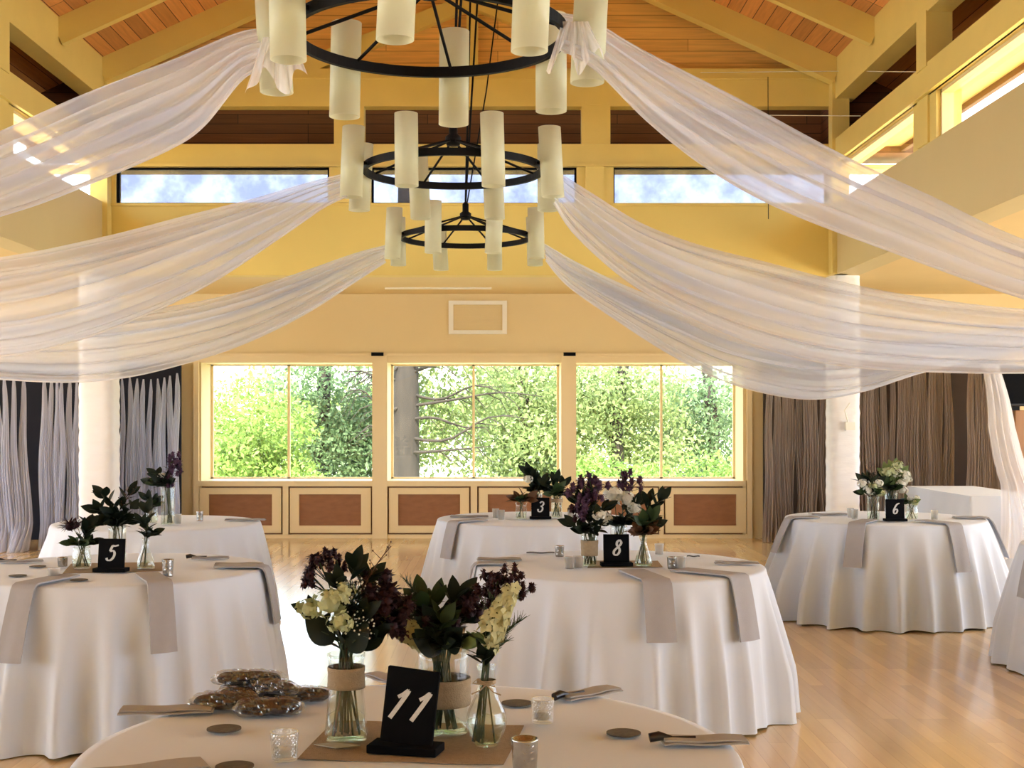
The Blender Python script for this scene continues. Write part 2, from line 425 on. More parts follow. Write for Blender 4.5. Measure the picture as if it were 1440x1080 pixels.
# window wall at the far end
wl, wr = xw(262), xw(1075)
zsill, zhead = zw(676), zw(510)
w = MB()
w.box((AL, YW, 0), (wl, YW+.12, ZS)); w.box((wr, YW, 0), (AR, YW+.12, ZS))
w.box((wl, YW, zhead+.06), (wr, YW+.12, ZS))
w.box((wl, YW, 0), (xw(283), YW+.62, zhead+.1)); w.box((xw(1045), YW, 0), (wr, YW+.62, zhead+.1))
struct('wall_far', w, M['cream'])
t = MB()
t.box((xw(270), YW-.04, zw(509)), (xw(1048), YW+.0, zw(500)))
t.box((xw(268), YW-.07, zw(501)), (xw(1050), YW+.0, zw(497)))
t.box((xw(283), YW, zhead), (xw(1045), YW+.7, zhead+.08))
t.box((xw(280), YW-.05, zsill-.07), (xw(1048), YW+.7, zsill))
for x0, x1 in ((524,545),(789,810)):
    t.box((xw(x0), YW-.06, 0), (xw(x1), YW+.6, zw(500)))
t.box((xw(273), YW-.045, 0), (xw(280.3), YW+.04, zw(500))); t.box((xw(1049.7), YW-.045, 0), (xw(1057), YW+.04, zw(500)))
for x0, x1 in ((398,406),(662,671),(927,933)):
    t.box((xw(x0), YW-.03, 0), (xw(x1), YW+.05, zsill-.07))
struct('trim_%d' % k, t, M['creamtrim']); k += 1
struct('trim_%d' % k, MB().box((xw(523), YW-.09, zw(501)), (xw(540), YW-.065, zw(496))).box((xw(792), YW-.09, zw(501)), (xw(809), YW-.065, zw(496))), M['black']); k += 1
struct('baseboard_far', MB().box((xw(278), YW-.035, 0), (xw(1050), YW-.001, .05)), M['creamtrim'])
# lower panels, one removable panel per bay
PN = [(280,397,294,383),(407,523,421,508),(546,661,560,647),(672,788,686,775),(812,926,826,913),(934,1050,947,1035)]
names = ['below the left window, leftmost of the row','below the left window, beside the left post','below the middle window with the tree trunk','behind the flowers with sign 3',
         'behind the bouquets with sign 8','below the right window, rightmost of the row']
for (a, b_, c_, d_), nm in zip(PN, names):
    z0, z1, y0, y1 = .07, zsill-.09, zw(739), zw(695)
    A, B, C, D = xw(a), xw(b_), xw(c_), xw(d_)
    root = thing('wall_panel', ((A+B)/2, YW, z0), 'cream framed panel with brown board ' + nm, 'panel', 'framed panels under the windows')
    f = MB()
    f.box((A+.012,YW-.03,z0),(C,YW+.03,z1)); f.box((D,YW-.03,z0),(B-.012,YW+.03,z1))
    f.box((C,YW-.03,z0),(D,YW+.03,y0)); f.box((C,YW-.03,y1),(D,YW+.03,z1))
    f.build('panel_frame', M['creamtrim'], root)
    MB().box((C-.01,YW+.005,y0-.01),(D+.01,YW+.028,y1+.01)).build('panel_board', M['brown'], root)
    # dark joint behind the frame
struct('wall_under_windows', MB().box((xw(278), YW+.035, 0), (xw(1050), YW+.12, zsill-.07)), M['brown'])
# big windows
YG = YW + .55
for x0, x1, mid in ((283,524,406),(545,789,666),(810,1045,930)):
    f = MB(); a, b_ = xw(x0), xw(x1); t = .03
    ff = YG / YW
    a2, b2 = a, b_
    f.box((a2,YG,zsill),(a2+t,YG+.05,zhead)); f.box((b2-t,YG,zsill),(b2,YG+.05,zhead))
    f.box((a2,YG,zsill),(b2,YG+.05,zsill+.02)); f.box((a2,YG,zhead-.02),(b2,YG+.05,zhead))
    xm = (mid-CX0)*YG/F
    f.box((xm-.016,YG,zsill),(xm+.016,YG+.05,zhead))
    o = struct('window_%d' % n, f, M['creamtrim']); n += 1
    MB().box((a2+t,YG+.02,zsill+.02),(b2-t,YG+.026,zhead-.02)).build('window_pane', M['pane'], o)

# outer aisle walls with gaps added for daylight, solid rear wall (out of frame)
for nm, X, sg in (('aisle_left', AL, -1), ('aisle_right', AR, 1)):
    s = MB(); xs = sorted((X, X+sg*.15))
    s.box((xs[0],YB,0),(xs[1],YW,.45)); s.box((xs[0],YB,2.75),(xs[1],YW,ZS+.1))
    for y in (-4, -.9, 2.2, 5.3, 8.4, 11.5, 14.6): s.box((xs[0],y,.45),(xs[1],y+(.3 if y < 14 else 1.8),2.75))
    struct('wall_' + nm, s, M['cream'])
s = MB().box((AL,YB-.15,0),(AR,YB,.3)).box((AL,YB-.15,2.8),(AR,YB,4.0)).box((XL-.3,YB-.15,4.0),(XR+.3,YB,ZP+2))
s.box((AL,YB-.15,.3),(AR,YB,2.8))
struct('wall_rear', s, M['cream'])

# wall vent, spotlight, bracket
root = thing('wall_vent', (xw(672), YW-.03, zw(470)), 'square cream return air grille high on the far wall', 'vent')
v = MB(); a,b_,z0,z1 = xw(631),xw(713),zw(470),zw(423)
v.box((a,YW-.03,z0),(b_,YW-.001,z0+.05)); v.box((a,YW-.03,z1-.05),(b_,YW-.001,z1)); v.box((a,YW-.03,z0+.05),(a+.06,YW-.001,z1-.05)); v.box((b_-.06,YW-.03,z0+.05),(b_,YW-.001,z1-.05))
v.build('vent_frame', M['steel'], root)
v = MB()
for q in range(9): zz = z0+.06+q*(z1-z0-.12)/9; v.bar((a+.06,YW-.012,zz+.012),(b_-.06,YW-.012,zz+.012),.012,.032)
v.box((a+.05,YW-.006,z0+.05),(b_-.05,YW-.001,z1-.05)); v.build('grille', M['cream'], root)
p = at(599, 397, 15.6)
root = thing('spotlight', (p.x, p.y, p.z-.06), 'small cream spotlight hanging from the soffit above the far windows', 'light')
MB().tube([(p.x,p.y,ZS),(p.x,p.y,p.z+.05)], .02, 8).build('stem', M['steel'], root)
MB().tube([(p.x,p.y,p.z+.06),(p.x+.01,p.y-.06,p.z-.05)], [.035,.06], 14).build('lamp_head', M['steel'], root)
MB().box((p.x-.5,p.y-.02,ZS-.02),(p.x+.8,p.y+.02,ZS)).build('track', M['steel'], root)

# wrapped columns under the corners
def column(x0, x1, nm):
    d = YE; xa, xb = (x0-CX0)*d/F, (x1-CX0)*d/F; r = (xb-xa)/2; cx = (xa+xb)/2
    mb = MB(); rnd = random.Random(x0); nz = 150
    ph = [rnd.uniform(0,6) for _ in range(6)]
    def fn(u, v):
        z = u*ZS; an = v*2*pi
        k = 1 + .010*sin(z*34+3*sin(an+ph[0])+ph[1]) + .010*sin(z*57+2*sin(2*an+ph[2])) + .008*sin(z*23+an*2+ph[3])
        ca, sa = cos(an), sin(an); q = 1/(abs(ca)**4+abs(sa)**4)**.25
        return V((cx + r*.97*k*q*ca, d+.15 + r*.97*k*q*sa, z))
    mb.grid(fn, nz, 40)
    o = mb.build('column', M['wrap'], None, keep=True); tag(o, kind='structure'); o.name = nm
column(108, 160, 'column_left'); column(1168, 1212, 'column_right')
p = at(1196, 605, YE-.1)
root = thing('wall_sconce', p, 'small cream sconce on the right fabric wrapped column', 'light')
MB().box((p.x-.05,p.y,p.z),(p.x+.05,p.y+.06,p.z+.09)).build('lamp_box', M['steel'], root)
MB().tube([(p.x-.02,p.y+.03,p.z+.09),(p.x-.06,p.y+.02,p.z+.22),(p.x,p.y+.03,p.z+.3)], .008, 6).build('bracket', M['steel'], root)

# thin pull cord and wires near the right corner
tag(MB().tube([at(1080,108,14.1), at(1080.5,308,14.1)], .004, 6).build('pull_cord', M['iron']), 'thin hanging pull cord in front of the right clerestory window', 'cord')
tag(MB().tube([at(985,102,14.0), at(1180,100,14.0), at(1288,101,11.6)], .004, 5).build('thin_wire', M['steel']), 'upper thin wire strung across the right roof corner', 'wire')
tag(MB().tube([at(1078,162,14.2), at(1210,163,13.2)], .004, 5).build('thin_wire', M['steel']), 'lower thin wire strung across the dark recess at right', 'wire')
# ------------------------------------------------------------------ chandeliers
def chandelier(Y, zr, off, label, lean, cord):
    cx = XC; RR = .615
    root = thing('chandelier', (cx, Y, zr), label, 'chandelier', 'wagon wheel chandeliers along the ridge')
    MB().lathe((cx,Y,zr), [(RR-.012,-.025),(RR+.012,-.025),(RR+.012,.025),(RR-.012,.025)], 72, False, True).build('ring', M['iron'], root)
    zh = zr + .20
    MB().lathe((cx,Y,zh), [(.0,-.03),(.045,-.03),(.055,.0),(.055,.03),(.03,.05),(.03,.12),(.012,.14),(0,.14)], 20).build('hub', M['iron'], root)
    for q in range(8):
        a = pi/2 + off + q*pi/4
        d = V((cos(a), sin(a), 0))
        MB().tube([V((cx,Y,zh)) + d*.04, V((cx,Y,zr+.02)) + d*(RR-.005)], .0085, 6).build('spoke', M['iron'], root)
    rnd = random.Random(int(Y*10))
    for q in range(8):
        a = pi/2 + off + q*pi/4
        d = V((cos(a), sin(a), 0)); c0 = V((cx,Y,zr)) + d*.725
        tx, ty = rnd.uniform(-.06,.06), rnd.uniform(-.04,.04)
        r, h = .076, .235
        mb = MB().lathe((0,0,0), [(r,-h),(r,h),(r-.006,h),(r-.006,-h)], 36, True, True)
        mb.v = [tuple(c0 + V((x + tx*z, y + ty*z, z))) for x, y, z in mb.v]
        sh = mb.build('glass_shade', M['shade'], root)
        m2 = MB().lathe(c0, [(0,-.01),(.05,-.01),(.06,.01),(.03,.02),(0,.02)], 14)
        m2.bar(c0 - d*.05, c0 - d*.112, .02, .02)
        m2.build('shade_holder', M['iron'], sh)
    top = ZP + SL*HW - .3
    for dx in lean:
        MB().tube([(cx,Y,zh+.13),(cx+dx,Y+.02,top)], .010, 6).build('hanging_rod', M['iron'], root)
    if cord:
        MB().tube([(cx+.01,Y,zh+.1),(cx+cord*.4,Y-.02,zh+1.2),(cx+cord,Y,top)], .007, 6).build('power_cord', M['iron'], root)
    return root
chandelier(5.8, 3.26, -.12, 'nearest and largest looking black wheel chandelier, cut off by the top of the photo', (0,), 0)
chandelier(8.9, 3.255, pi/8, 'middle black wheel chandelier hanging between the other two', (.10,.22), 0)
chandelier(12.3, 3.27, pi/8, 'farthest and smallest looking black wheel chandelier in front of the far wall', (.08,.2), .5)

# ------------------------------------------------------------------ tulle swags
def swag(name, label, top, bot, Yd, seed, folds=6, amp=.05, m='tulle_w', nu=90, nv=72, group='white tulle swags from the chandeliers', dy=.18):
    """top/bot: edges as (pixel x, pixel y, extra depth)"""
    rnd = random.Random(seed)
    T = catmull([at(x, y, Yd + d + dy) for x, y, d in top], nu); B = catmull([at(x, y, Yd + d - dy) for x, y, d in bot], nu)
    ph = [rnd.uniform(0, 6.28) for _ in range(8)]
    def fn(u, v):
        i = min(int(u*nu + .5), nu); w = v + .02*sin(3*u+9*v+ph[5])
        w = min(max(w, 0), 1) if 0 < v < 1 else v
        p = T[i].lerp(B[i], w); wid = (T[i]-B[i]).length
        A = amp * (min(1.0, wid/.6)) * (.35+.65*min(1, 5*u+.1))
        f = sin(2*pi*folds*v + ph[0] + 1.6*sin(2.2*u+ph[1])) + .6*sin(2*pi*folds*1.7*v + ph[2] + 2*u) + .35*sin(2*pi*folds*3.1*v + ph[3] - 3*u)
        g = sin(2*pi*folds*.8*v + ph[4] + u*2.5)
        return p + V((.25*A*g, -A*f, A*.55*g*(4*v*(1-v))))
    mb = MB().grid(fn, nu, nv, True, True)
    # rolled hem along the lower edge
    h = MB().tube([fn(i/nu, 1) for i in range(nu+1)], .008, 5)
    o = mb.build(name, M[m]); tag(o, label, 'drape', group)
    ORG[o.name] = V(o.location)
    h.build('hem', M['tulle_c'], o)
    return o
swag('tulle_drape', 'sheer white drape from the nearest chandelier to the upper left edge', [(362,40,0),(330,48,0),(240,88,0),(140,128,0),(0,193,0),(-250,300,0),(-520,330,0)],
     [(372,92,0),(338,112,0),(285,178,0),(235,212,0),(130,258,0),(0,306,0),(-250,372,0),(-520,380,0)], 5.75, 1, 5, .05)
swag('tulle_drape', 'sheer white drape from the nearest chandelier to the upper right edge', [(785,18,0),(830,28,0),(900,70,0),(1030,140,0),(1180,222,0),(1300,278,0),(1440,342,0),(1700,425,0),(2000,430,0)],
     [(790,66,0),(840,95,0),(915,168,0),(1000,235,0),(1100,292,0),(1250,352,0),(1440,420,0),(1700,490,0),(2000,480,0)], 5.75, 2, 5, .05)
swag('tulle_drape', 'sheer white drape from the middle chandelier to the left', [(488,244,0),(440,256,0),(350,283,0),(250,308,0),(150,333,0),(0,362,0),(-200,380,0),(-420,360,0)],
     [(488,276,0),(455,292,0),(400,330,0),(300,396,0),(200,444,0),(100,480,0),(0,500,0),(-200,505,0),(-420,470,0)], 8.8, 3, 6, .06)
swag('tulle_drape', 'broad sheer white drape from the middle chandelier to the right', [(784,242,0),(830,272,0),(900,315,0),(980,345,0),(1080,370,0),(1190,398,0),(1300,418,0),(1440,434,0),(1620,440,0),(1800,420,0)],
     [(780,286,0),(810,330,0),(880,392,0),(960,440,0),(1050,480,0),(1150,508,0),(1260,520,0),(1440,524,0),(1620,515,0),(1800,480,0)], 8.8, 4, 7, .06)
swag('tulle_drape', 'sheer white drape from the farthest chandelier to the left', [(545,344,0),(500,356,0),(420,384,0),(330,412,0),(240,430,0),(120,442,0),(0,448,0),(-150,440,0)],
     [(542,368,0),(500,395,0),(430,440,0),(350,480,0),(270,508,0),(180,530,0),(100,537,0),(0,533,0),(-150,520,0)], 12.2, 5, 7, .07)
swag('tulle_drape', 'sheer white drape from the farthest chandelier to the right', [(765,342,0),(810,368,0),(880,402,0),(960,432,0),(1050,462,0),(1160,480,0),(1260,478,0),(1380,460,0),(1500,440,0)],
     [(768,366,0),(800,402,0),(870,450,0),(940,494,0),(1010,530,0),(1080,552,0),(1150,561,0),(1220,550,0),(1300,524,0),(1400,500,0),(1500,480,0)], 12.2, 6, 7, .07)
# gathered ends tied round the nearest chandelier
def tail(px0, px1, y0, y1, d, seed, label):
    rnd = random.Random(seed); ph = [rnd.uniform(0,6) for _ in range(4)]
    def fn(u, v):
        x = px0 + (px1-px0)*(.5 + (v-.5)*(.45+.55*u)); y = y0 + (y1-y0)*u*(.78+.22*sin(v*11+ph[0]))
        p = at(x, y, d); return p + V((0, .05*u*sin(v*26+ph[1]) , 0))
    tag(MB().grid(fn, 20, 60, True, True).build('tulle_tail', M['tulle_c']), label, 'drape')
tail(345, 436, 52, 132, 5.5, 3, 'gathered tulle tail dangling below the left shades of the nearest chandelier')
tail(768, 850, 30, 102, 5.6, 8, 'gathered tulle tail tied at the right shades of the nearest chandelier')

# ------------------------------------------------------------------ tulle curtains
def curtain(label, x0, x1, Y, ztop, strands, m, seed, lean=0., zb=0.005, sag=0.0, gap=.75, name='tulle_curtain', flare=.25):
    rnd = random.Random(seed); mb = MB(); W = (x1-x0)/strands
    for i in range(strands):
        cx = x0 + W*(i+.5); yj = Y + rnd.uniform(-.04,.04); ph = [rnd.uniform(0,6.3) for _ in range(5)]
        w0 = W*rnd.uniform(.55,.8)*gap; w1 = W*rnd.uniform(1.15,1.6); sh = rnd.uniform(-.5,.5)*W + lean*rnd.uniform(.3,1)
        tt = (i+.5)/strands; zt = ztop - sag*4*tt*(1-tt)
        def fn(u, v):
            z = zt + (zb-zt)*u
            kn = .35 + .65*min(1, u*14) if u < .07 else 1
            w = (w0*kn + (w1-w0)*u**.8)
            x = cx + sh*u**1.6 + (v-.5)*w + .012*sin(9*u+ph[3])
            y = yj + (.012+.045*u)*sin(v*pi*7+ph[0]+2*u) + .02*u*sin(v*17+ph[1]) - flare*max(0,u-.86)*(1+sin(ph[2]+v*5))
            return V((x, y, z))
        mb.grid(fn, 26, 26, True, True)
    o = mb.build(name, M[m]); tag(o, label, 'curtain'); return o
d = 14.9
def X(px, d): return (px-CX0)*d/F
curtain('daylight-tinted grey tulle curtain hanging at the far left edge, left of the dark gap', X(-60,d), X(38,d), d, EZ+(CY0-528)*d/F, 8, 'tulle_l', 11, lean=.15, flare=1.2)
curtain('daylight-tinted grey tulle curtain between the dark gap and the left wrapped column', X(57,d), X(112,d), d, EZ+(CY0-530)*d/F, 6, 'tulle_l', 12, lean=0)
d = 15.6
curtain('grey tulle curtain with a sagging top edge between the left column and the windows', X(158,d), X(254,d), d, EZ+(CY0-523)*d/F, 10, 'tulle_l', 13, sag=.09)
d = 15.9
curtain('taupe tulle curtain between the windows and the right wrapped column', X(1076,d), X(1172,d), d, EZ+(CY0-520)*d/F, 9, 'tulle_r', 14, gap=1.1)
curtain('taupe tulle curtain right of the right wrapped column, behind the white table', X(1205,d), X(1338,d), d, EZ+(CY0-500)*d/F, 12, 'tulle_r', 15, gap=1.15)
curtain('lighter taupe tulle curtain at the far right behind the white table', X(1346,d), X(1412,d), d-.35, EZ+(CY0-500)*d/F, 7, 'tulle_r', 16, gap=1.2)
struct('wall_backdrop_left', MB().box((X(-260,16.2),16.2,0),(X(254,16.2),16.25,zw(512))), M['black_cloth'])
struct('wall_backdrop_right', MB().box((X(1074,16.3),16.3,0),(X(1402,16.3),16.35,zw(490))), M['brown_cloth'])
# curtain rail ends
struct('trim_%d' % k, MB().bar((X(-60,14.9),14.9,EZ+(CY0-527)*14.9/F),(X(112,14.9),14.9,EZ+(CY0-527)*14.9/F),.02,.02), M['iron']); k += 1
# white tied-back tulle at the right edge
def fn(u, v):
    ks = [(0,1382,1404,512),(.3,1390,1424,600),(.62,1412,1452,682),(1,1402,1500,786)]
    for (u0,a0,b0,y0),(u1,a1,b1,y1) in zip(ks, ks[1:]):
        if u <= u1: break
    t = (u-u0)/(u1-u0); t = t*t*(3-2*t) if 0 else t
    x = (a0+(b0-a0)*v)*(1-t) + (a1+(b1-a1)*v)*t; y = y0+(y1-y0)*t
    p = at(x, y, 12.55); return p + V((.02*sin(u*9), .05*sin(v*22+u*3), max(0, .003-p.z)))
tag(MB().grid(fn, 40, 40, True, True).build('tulle_curtain', M['tulle_c']), 'white tulle swag falling in a gathered column beside the black speaker', 'curtain')
# speaker on a wooden post
p = at(1424, 545, 15.2)
root = thing('loudspeaker', (X(1408,15.2)+.2, 15.2, p.z-.22), 'black box loudspeaker mounted high at the right edge', 'speaker')
a = X(1408,15.2)
bevel(MB().box((a,15.2,p.z-.22),(a+.42,15.5,p.z+.26)).build('cabinet', M['speaker'], root), .015)
MB().box((a+.03,15.185,p.z-.19),(a+.39,15.2,p.z+.23)).build('front_grille', M['black'], root)
MB().box((a+.14,15.3,p.z-.27),(a+.26,15.42,p.z-.22)).build('mounting_bracket', M['iron'], root)
tag(bevel(MB().box((X(1430,15.2),15.25,0),(X(1446,15.2),15.41,p.z-.27)).build('speaker_post', M['oak']), .01), 'orange brown wooden post under the black loudspeaker', 'post')

# ------------------------------------------------------------------ tables
TABLES = {}
def skirt(seed, pleats, r0, r1):
    rnd = random.Random(seed)
    c = [(rnd.choice([pleats-5,pleats-2,pleats,pleats+3,pleats+6]), rnd.uniform(.5,1), rnd.uniform(0,6.28)) for _ in range(4)]
    def rad(an, t):                                     # t: 0 at the rim, 1 at the hem
        s = sum(a*sin(n_*an+p_) for n_, a, p_ in c)/2.2
        s = 1.25*s**1.25 if s > 0 else s*.4
        return r0 + (r1-r0)*t**.8 + .085*s*min(1, max(0, t-.02)*1.5)**1.0
    return rad
def cloth(key, cx, cy, label, seed, r=.76, hem=.87, pleats=25):
    rad = skirt(seed, pleats, r, hem); zt = .752
    mb = MB(); na = 240
    prof = []
    vs = []; fs = []
    rings = [0.02,.2,.4,.55,.66,.73]
    for q in rings: vs += [V((cx+q*cos(2*pi*k_/na), cy+q*sin(2*pi*k_/na), zt + .0012*sin(7*q+3*2*pi*k_/na))) for k_ in range(na)]
    vs += [V((cx+(r-.006)*cos(2*pi*k_/na), cy+(r-.006)*sin(2*pi*k_/na), zt-.001)) for k_ in range(na)]
    m = len(rings)+1; nt_ = 18
    for i in range(nt_+1):
        t = i/nt_; t2 = t**1.25
        for k_ in range(na):
            an = 2*pi*k_/na; q = rad(an, t2)
            z = (zt-.008)*(1-t2) + .004*t2 + (.006*(1+sin(13*an+seed)) if i == nt_ else 0)
            vs.append(V((cx+q*cos(an), cy+q*sin(an), z)))
    tot = m+nt_+1
    for i in range(tot-1):
        for k_ in range(na): fs.append((i*na+k_, i*na+(k_+1)%na, (i+1)*na+(k_+1)%na, (i+1)*na+k_))
    fs.append(tuple(reversed(range(na))))
    fs = [tuple(reversed(f)) for f in fs]
    mb.add(vs, fs, True)
    o = mb.build('tablecloth', M['linen']); tag(o, label, 'tablecloth', 'white cloths on the round tables')
    # the table below
    TABLES[key] = (cx, cy, r, rad)
    return o
cloth('11', -.203, 2.97, 'white floor-length cloth on the nearest round table, with sign 11', 3, hem=.89)
cloth('8', .645, 6.78, 'white floor-length cloth on the round table with sign 8', 5, hem=.838)
cloth('5', -1.97, 6.62, 'white floor-length cloth on the round table with sign 5', 9, hem=.87)
cloth('3', .29, 9.95, 'white floor-length cloth on the round table with sign 3, in front of the windows', 12, hem=.875)
cloth('4', -2.54, 9.55, 'white floor-length cloth on the far left round table, behind the one with sign 5', 14, hem=.875)
cloth('6', 3.02, 10.0, 'white floor-length cloth on the round table with sign 6 at right', 16, hem=.885)
cloth('r', 3.98, 7.75, 'white floor-length cloth of the table cut off by the right edge', 18, hem=.875)

# rectangular table cloth at right
def rect_cloth():
    x0, x1, y0, y1, zt = 4.72, 5.48, 12.8, 14.75, .755
    rnd = random.Random(4); mb = MB()
    per = [(x0,y0),(x1,y0),(x1,y1),(x0,y1)]
    pts = []
    for i in range(4):
        a, b_ = V(per[i]+(0,)), V(per[(i+1)%4]+(0,)); nseg = int((b_-a).length/.03)
        nrm = V(((b_-a).y, -(b_-a).x, 0)).normalized()
        for q in range(nseg): pts.append((a.lerp(b_, q/nseg), nrm, q/nseg))
    n_ = len(pts); nz = 12
    vs = []
    for i in range(nz+1):
        t = i/nz
        for q, (p_, nr, s) in enumerate(pts):
            ed = min(s, 1-s)*4; fl = .05*t + .02*t*sin(q*.55)*1 + .07*t*max(0, 1-ed)
            vs.append(V((p_.x, p_.y, zt*(1-t)+.004*t)) + nr*fl)
    fs = [(i*n_+q, (i+1)*n_+q, (i+1)*n_+(q+1)%n_, i*n_+(q+1)%n_) for i in range(nz) for q in range(n_)]
    mb.add(vs, fs, True); mb.add([v_ for v_ in vs[:n_]], [tuple(range(n_))])
    tag(mb.build('tablecloth', M['linen']), 'white cloth over the long rectangular table by the right column', 'tablecloth')
rect_cloth()

# ------------------------------------------------------------------ table things
def rot2(p, a): return V((p[0]*cos(a)-p[1]*sin(a), p[0]*sin(a)+p[1]*cos(a), p[2] if len(p) > 2 else 0))

DIG = {
 '1': [[(.30,.74),(.52,.86),(.72,1.0),(.55,.66),(.34,.3),(.16,0)]],
 '5': [[(.98,.98),(.60,.92),(.44,.94),(.30,.60),(.52,.64),(.72,.50),(.70,.24),(.46,.03),(.16,.03),(.06,.16)]],
 '8': [[(.80,.86),(.62,1.0),(.40,.88),(.42,.66),(.66,.48),(.74,.24),(.52,.02),(.24,.08),(.22,.30),(.50,.52),(.76,.72),(.80,.86)]],
 '3': [[(.28,.84),(.52,1.0),(.78,.86),(.70,.62),(.44,.54),(.70,.44),(.72,.18),(.46,.0),(.16,.08),(.12,.26)]],
 '6': [[(.92,1.0),(.60,.90),(.34,.58),(.22,.26),(.36,.02),(.62,.06),(.74,.30),(.58,.46),(.34,.36),(.24,.22)]],
}
def sign(txt, px, py, label, yaw=0., lean=.12, w=.13, h=.16, roll=0., bw=.165):
    p = ontable(px, py); root = thing('table_number_sign', p, label, 'sign', 'black table number signs')
    def tr(q):                                          # local x right, y back, z up
        x, y, z = q
        x, z2 = x*cos(roll)+z*sin(roll), -x*sin(roll)+z*cos(roll)
        y, z3 = y+z2*lean, z2
        v_ = rot2((x, y, 0), yaw); return p + V((v_.x, v_.y, z3+.004))
    mb = MB(); hw = bw/2
    mb.hexa([p+rot2((x,y,z), yaw) for x,y,z in [(-hw,-.035,.001),(hw,-.035,.001),(hw,.04,.001),(-hw,.04,.001),(-hw,-.035,.02),(hw,-.035,.02),(hw,.04,.02),(-hw,.04,.02)]])
    bevel(mb.build('base', M['black'], root), .002)
    mb = MB().hexa([tr(q) for q in [(-w/2,-.006,.015),(w/2,-.006,.015),(w/2,.006,.015),(-w/2,.006,.015),(-w/2,-.006,h),(w/2,-.006,h),(w/2,.006,h),(-w/2,.006,h)]])
    bevel(mb.build('board', M['black'], root), .0015)
    wd = .055 if len(txt) == 1 else .052; ht = .078 if len(txt) == 1 else .066
    for i, ch in enumerate(txt):
        mb = MB(); ox = (i-(len(txt)-1)/2)*.052 - wd/2; oz = h*.53-ht*.42
        for st in DIG[ch]:
            P_ = catmull([V((x, z, 0)) for x, z in st], 40)
            for j in range(len(P_)-1):
                a, b_ = P_[j], P_[j+1]
                t_ = b_-a; t_ = V((t_.x*wd, t_.y*ht, 0)); t_ = t_.normalized() if t_.length else V((1,0,0))
                wv = (.0030 + .0034*abs(t_.y))*(1 if ch != '1' else .85)
                n2 = V((-t_.y, t_.x, 0))*wv
                sh_ = .14
                A = V((ox+a.x*wd+sh_*a.y*ht, oz+a.y*ht, 0)); B_ = V((ox+b_.x*wd+sh_*b_.y*ht, oz+b_.y*ht, 0)) + t_*.0006
                q4 = [A-n2, B_-n2, B_+n2, A+n2]
                mb.add([tr((q.x, -.0075 - .00002*j, q.y)) for q in q4], [(0,1,2,3)])
        mb.build('numeral', M['chalk'], root)
    return root
sign('11', 570, 1058, 'black sign reading 11 on the nearest table', yaw=R(-14), lean=.10, roll=R(5), w=.125, h=.185)
sign('5', 156, 804, 'black sign reading 5 on the left table', yaw=R(-4), w=.135)
sign('8', 867, 796, 'black sign reading 8 on the middle table', yaw=R(2), w=.135)
sign('3', 760, 730, 'black sign reading 3 on the table before the windows', w=.14)
sign('6', 1259, 733, 'black sign reading 6 on the right table', w=.14)

def votive(px, py, label, kind='frost', r=.030, h=.06, grp='votive holders'):
    p = ontable(px, py); root = thing('votive_holder', p, label, 'candle holder', grp)
    rb = r*.86
    rip = (lambda an, z: 1 + (.035*abs(sin(9*an+z*260)*sin(9*an-z*260)) if .006 < z < h-.004 else 0)) if kind == 'cut_glass' else None
    prof = [(0,.002),(rb,.002),(rb*1.02,.008)] + [(rb+(r-rb)*t, h*t) for t in [.1+.9*i/22 for i in range(23)]] + [(r-.003,h),(rb-.003,.012),(0,.010)]
    MB().lathe(p, prof, 72 if rip else 32, not rip, False, rip).build('cup', M[kind], root)
    MB().lathe(p, [(0,.011),(rb*.7,.011),(rb*.7,.026),(0,.026)], 16).build('tealight', M['white'], root)
    return root
votive(400, 1070, 'cut glass votive at the left of the nearest table, beside the burlap', 'cut_glass', .031, .066)
votive(763, 1017, 'cut glass votive right of the teardrop vase', 'cut_glass', .029, .062)
votive(738, 1092, 'tall silvery glass votive at the bottom edge of the nearest table', 'merc', .029, .082)
votive(76, 813, 'frosted votive left of sign 5, in front', 'frost', .028, .05)
votive(88, 797, 'silvery votive left of sign 5, behind the frosted one', 'merc', .027, .05)
votive(236, 811, 'tall silvery votive right of sign 5', 'merc', .028, .085)
for px, py, kd, lb in ((787,783,'merc','silvery votive on the far left rim of the table with sign 8'),(801,800,'frost','frosted votive left of sign 8, left of the pair'),(813,799,'frost','frosted votive left of sign 8, right of the pair'),
                       (927,780,'frost','white votive behind the bottle right of sign 8'),(945,800,'merc','short silvery votive right of sign 8'),(957,800,'frost','frosted votive rightmost beside sign 8')):
    votive(px, py, lb, kd, .026, .062)
for px, py, kd, lb in ((697,729,'frost','white votive left of sign 3, farther of the pair'),(705,731,'frost','white votive left of sign 3, nearer of the pair'),(803,730,'frost','white votive right of sign 3'),
                       (1196,728,'frost','tall white votive left of sign 6'),(1202,730,'frost','short white votive left of sign 6'),(1314,731,'frost','white votive right of sign 6'),
                       (250,737,'frost','white votive on the far left table, left of the silvery one'),(281,733,'merc','silvery votive on the far left table')):
    votive(px, py, lb, kd, .027, .075)

def coaster(px, py, label, r=.042):
    p = ontable(px, py); tag(MB().lathe(p, [(0,.001),(r,.001),(r,.004),(0,.004)], 36, False).build('coaster', M['coaster']), label, 'coaster', 'round dark printed coasters')
coaster(315, 1026, 'round dark coaster in front of the plastic wrapped bundles'); coaster(877, 1032, 'round dark coaster at the right of the nearest table')
coaster(727, 990, 'round dark coaster behind the cut glass votive right of the teardrop vase'); coaster(330, 1079, 'round dark coaster at the bottom edge left of the cut glass votive')
coaster(111, 816, 'round dark coaster in front of sign 5'); coaster(25, 810, 'round dark coaster at the left end of the table with sign 5'); coaster(53, 797, 'round dark coaster behind the votives left of sign 5')

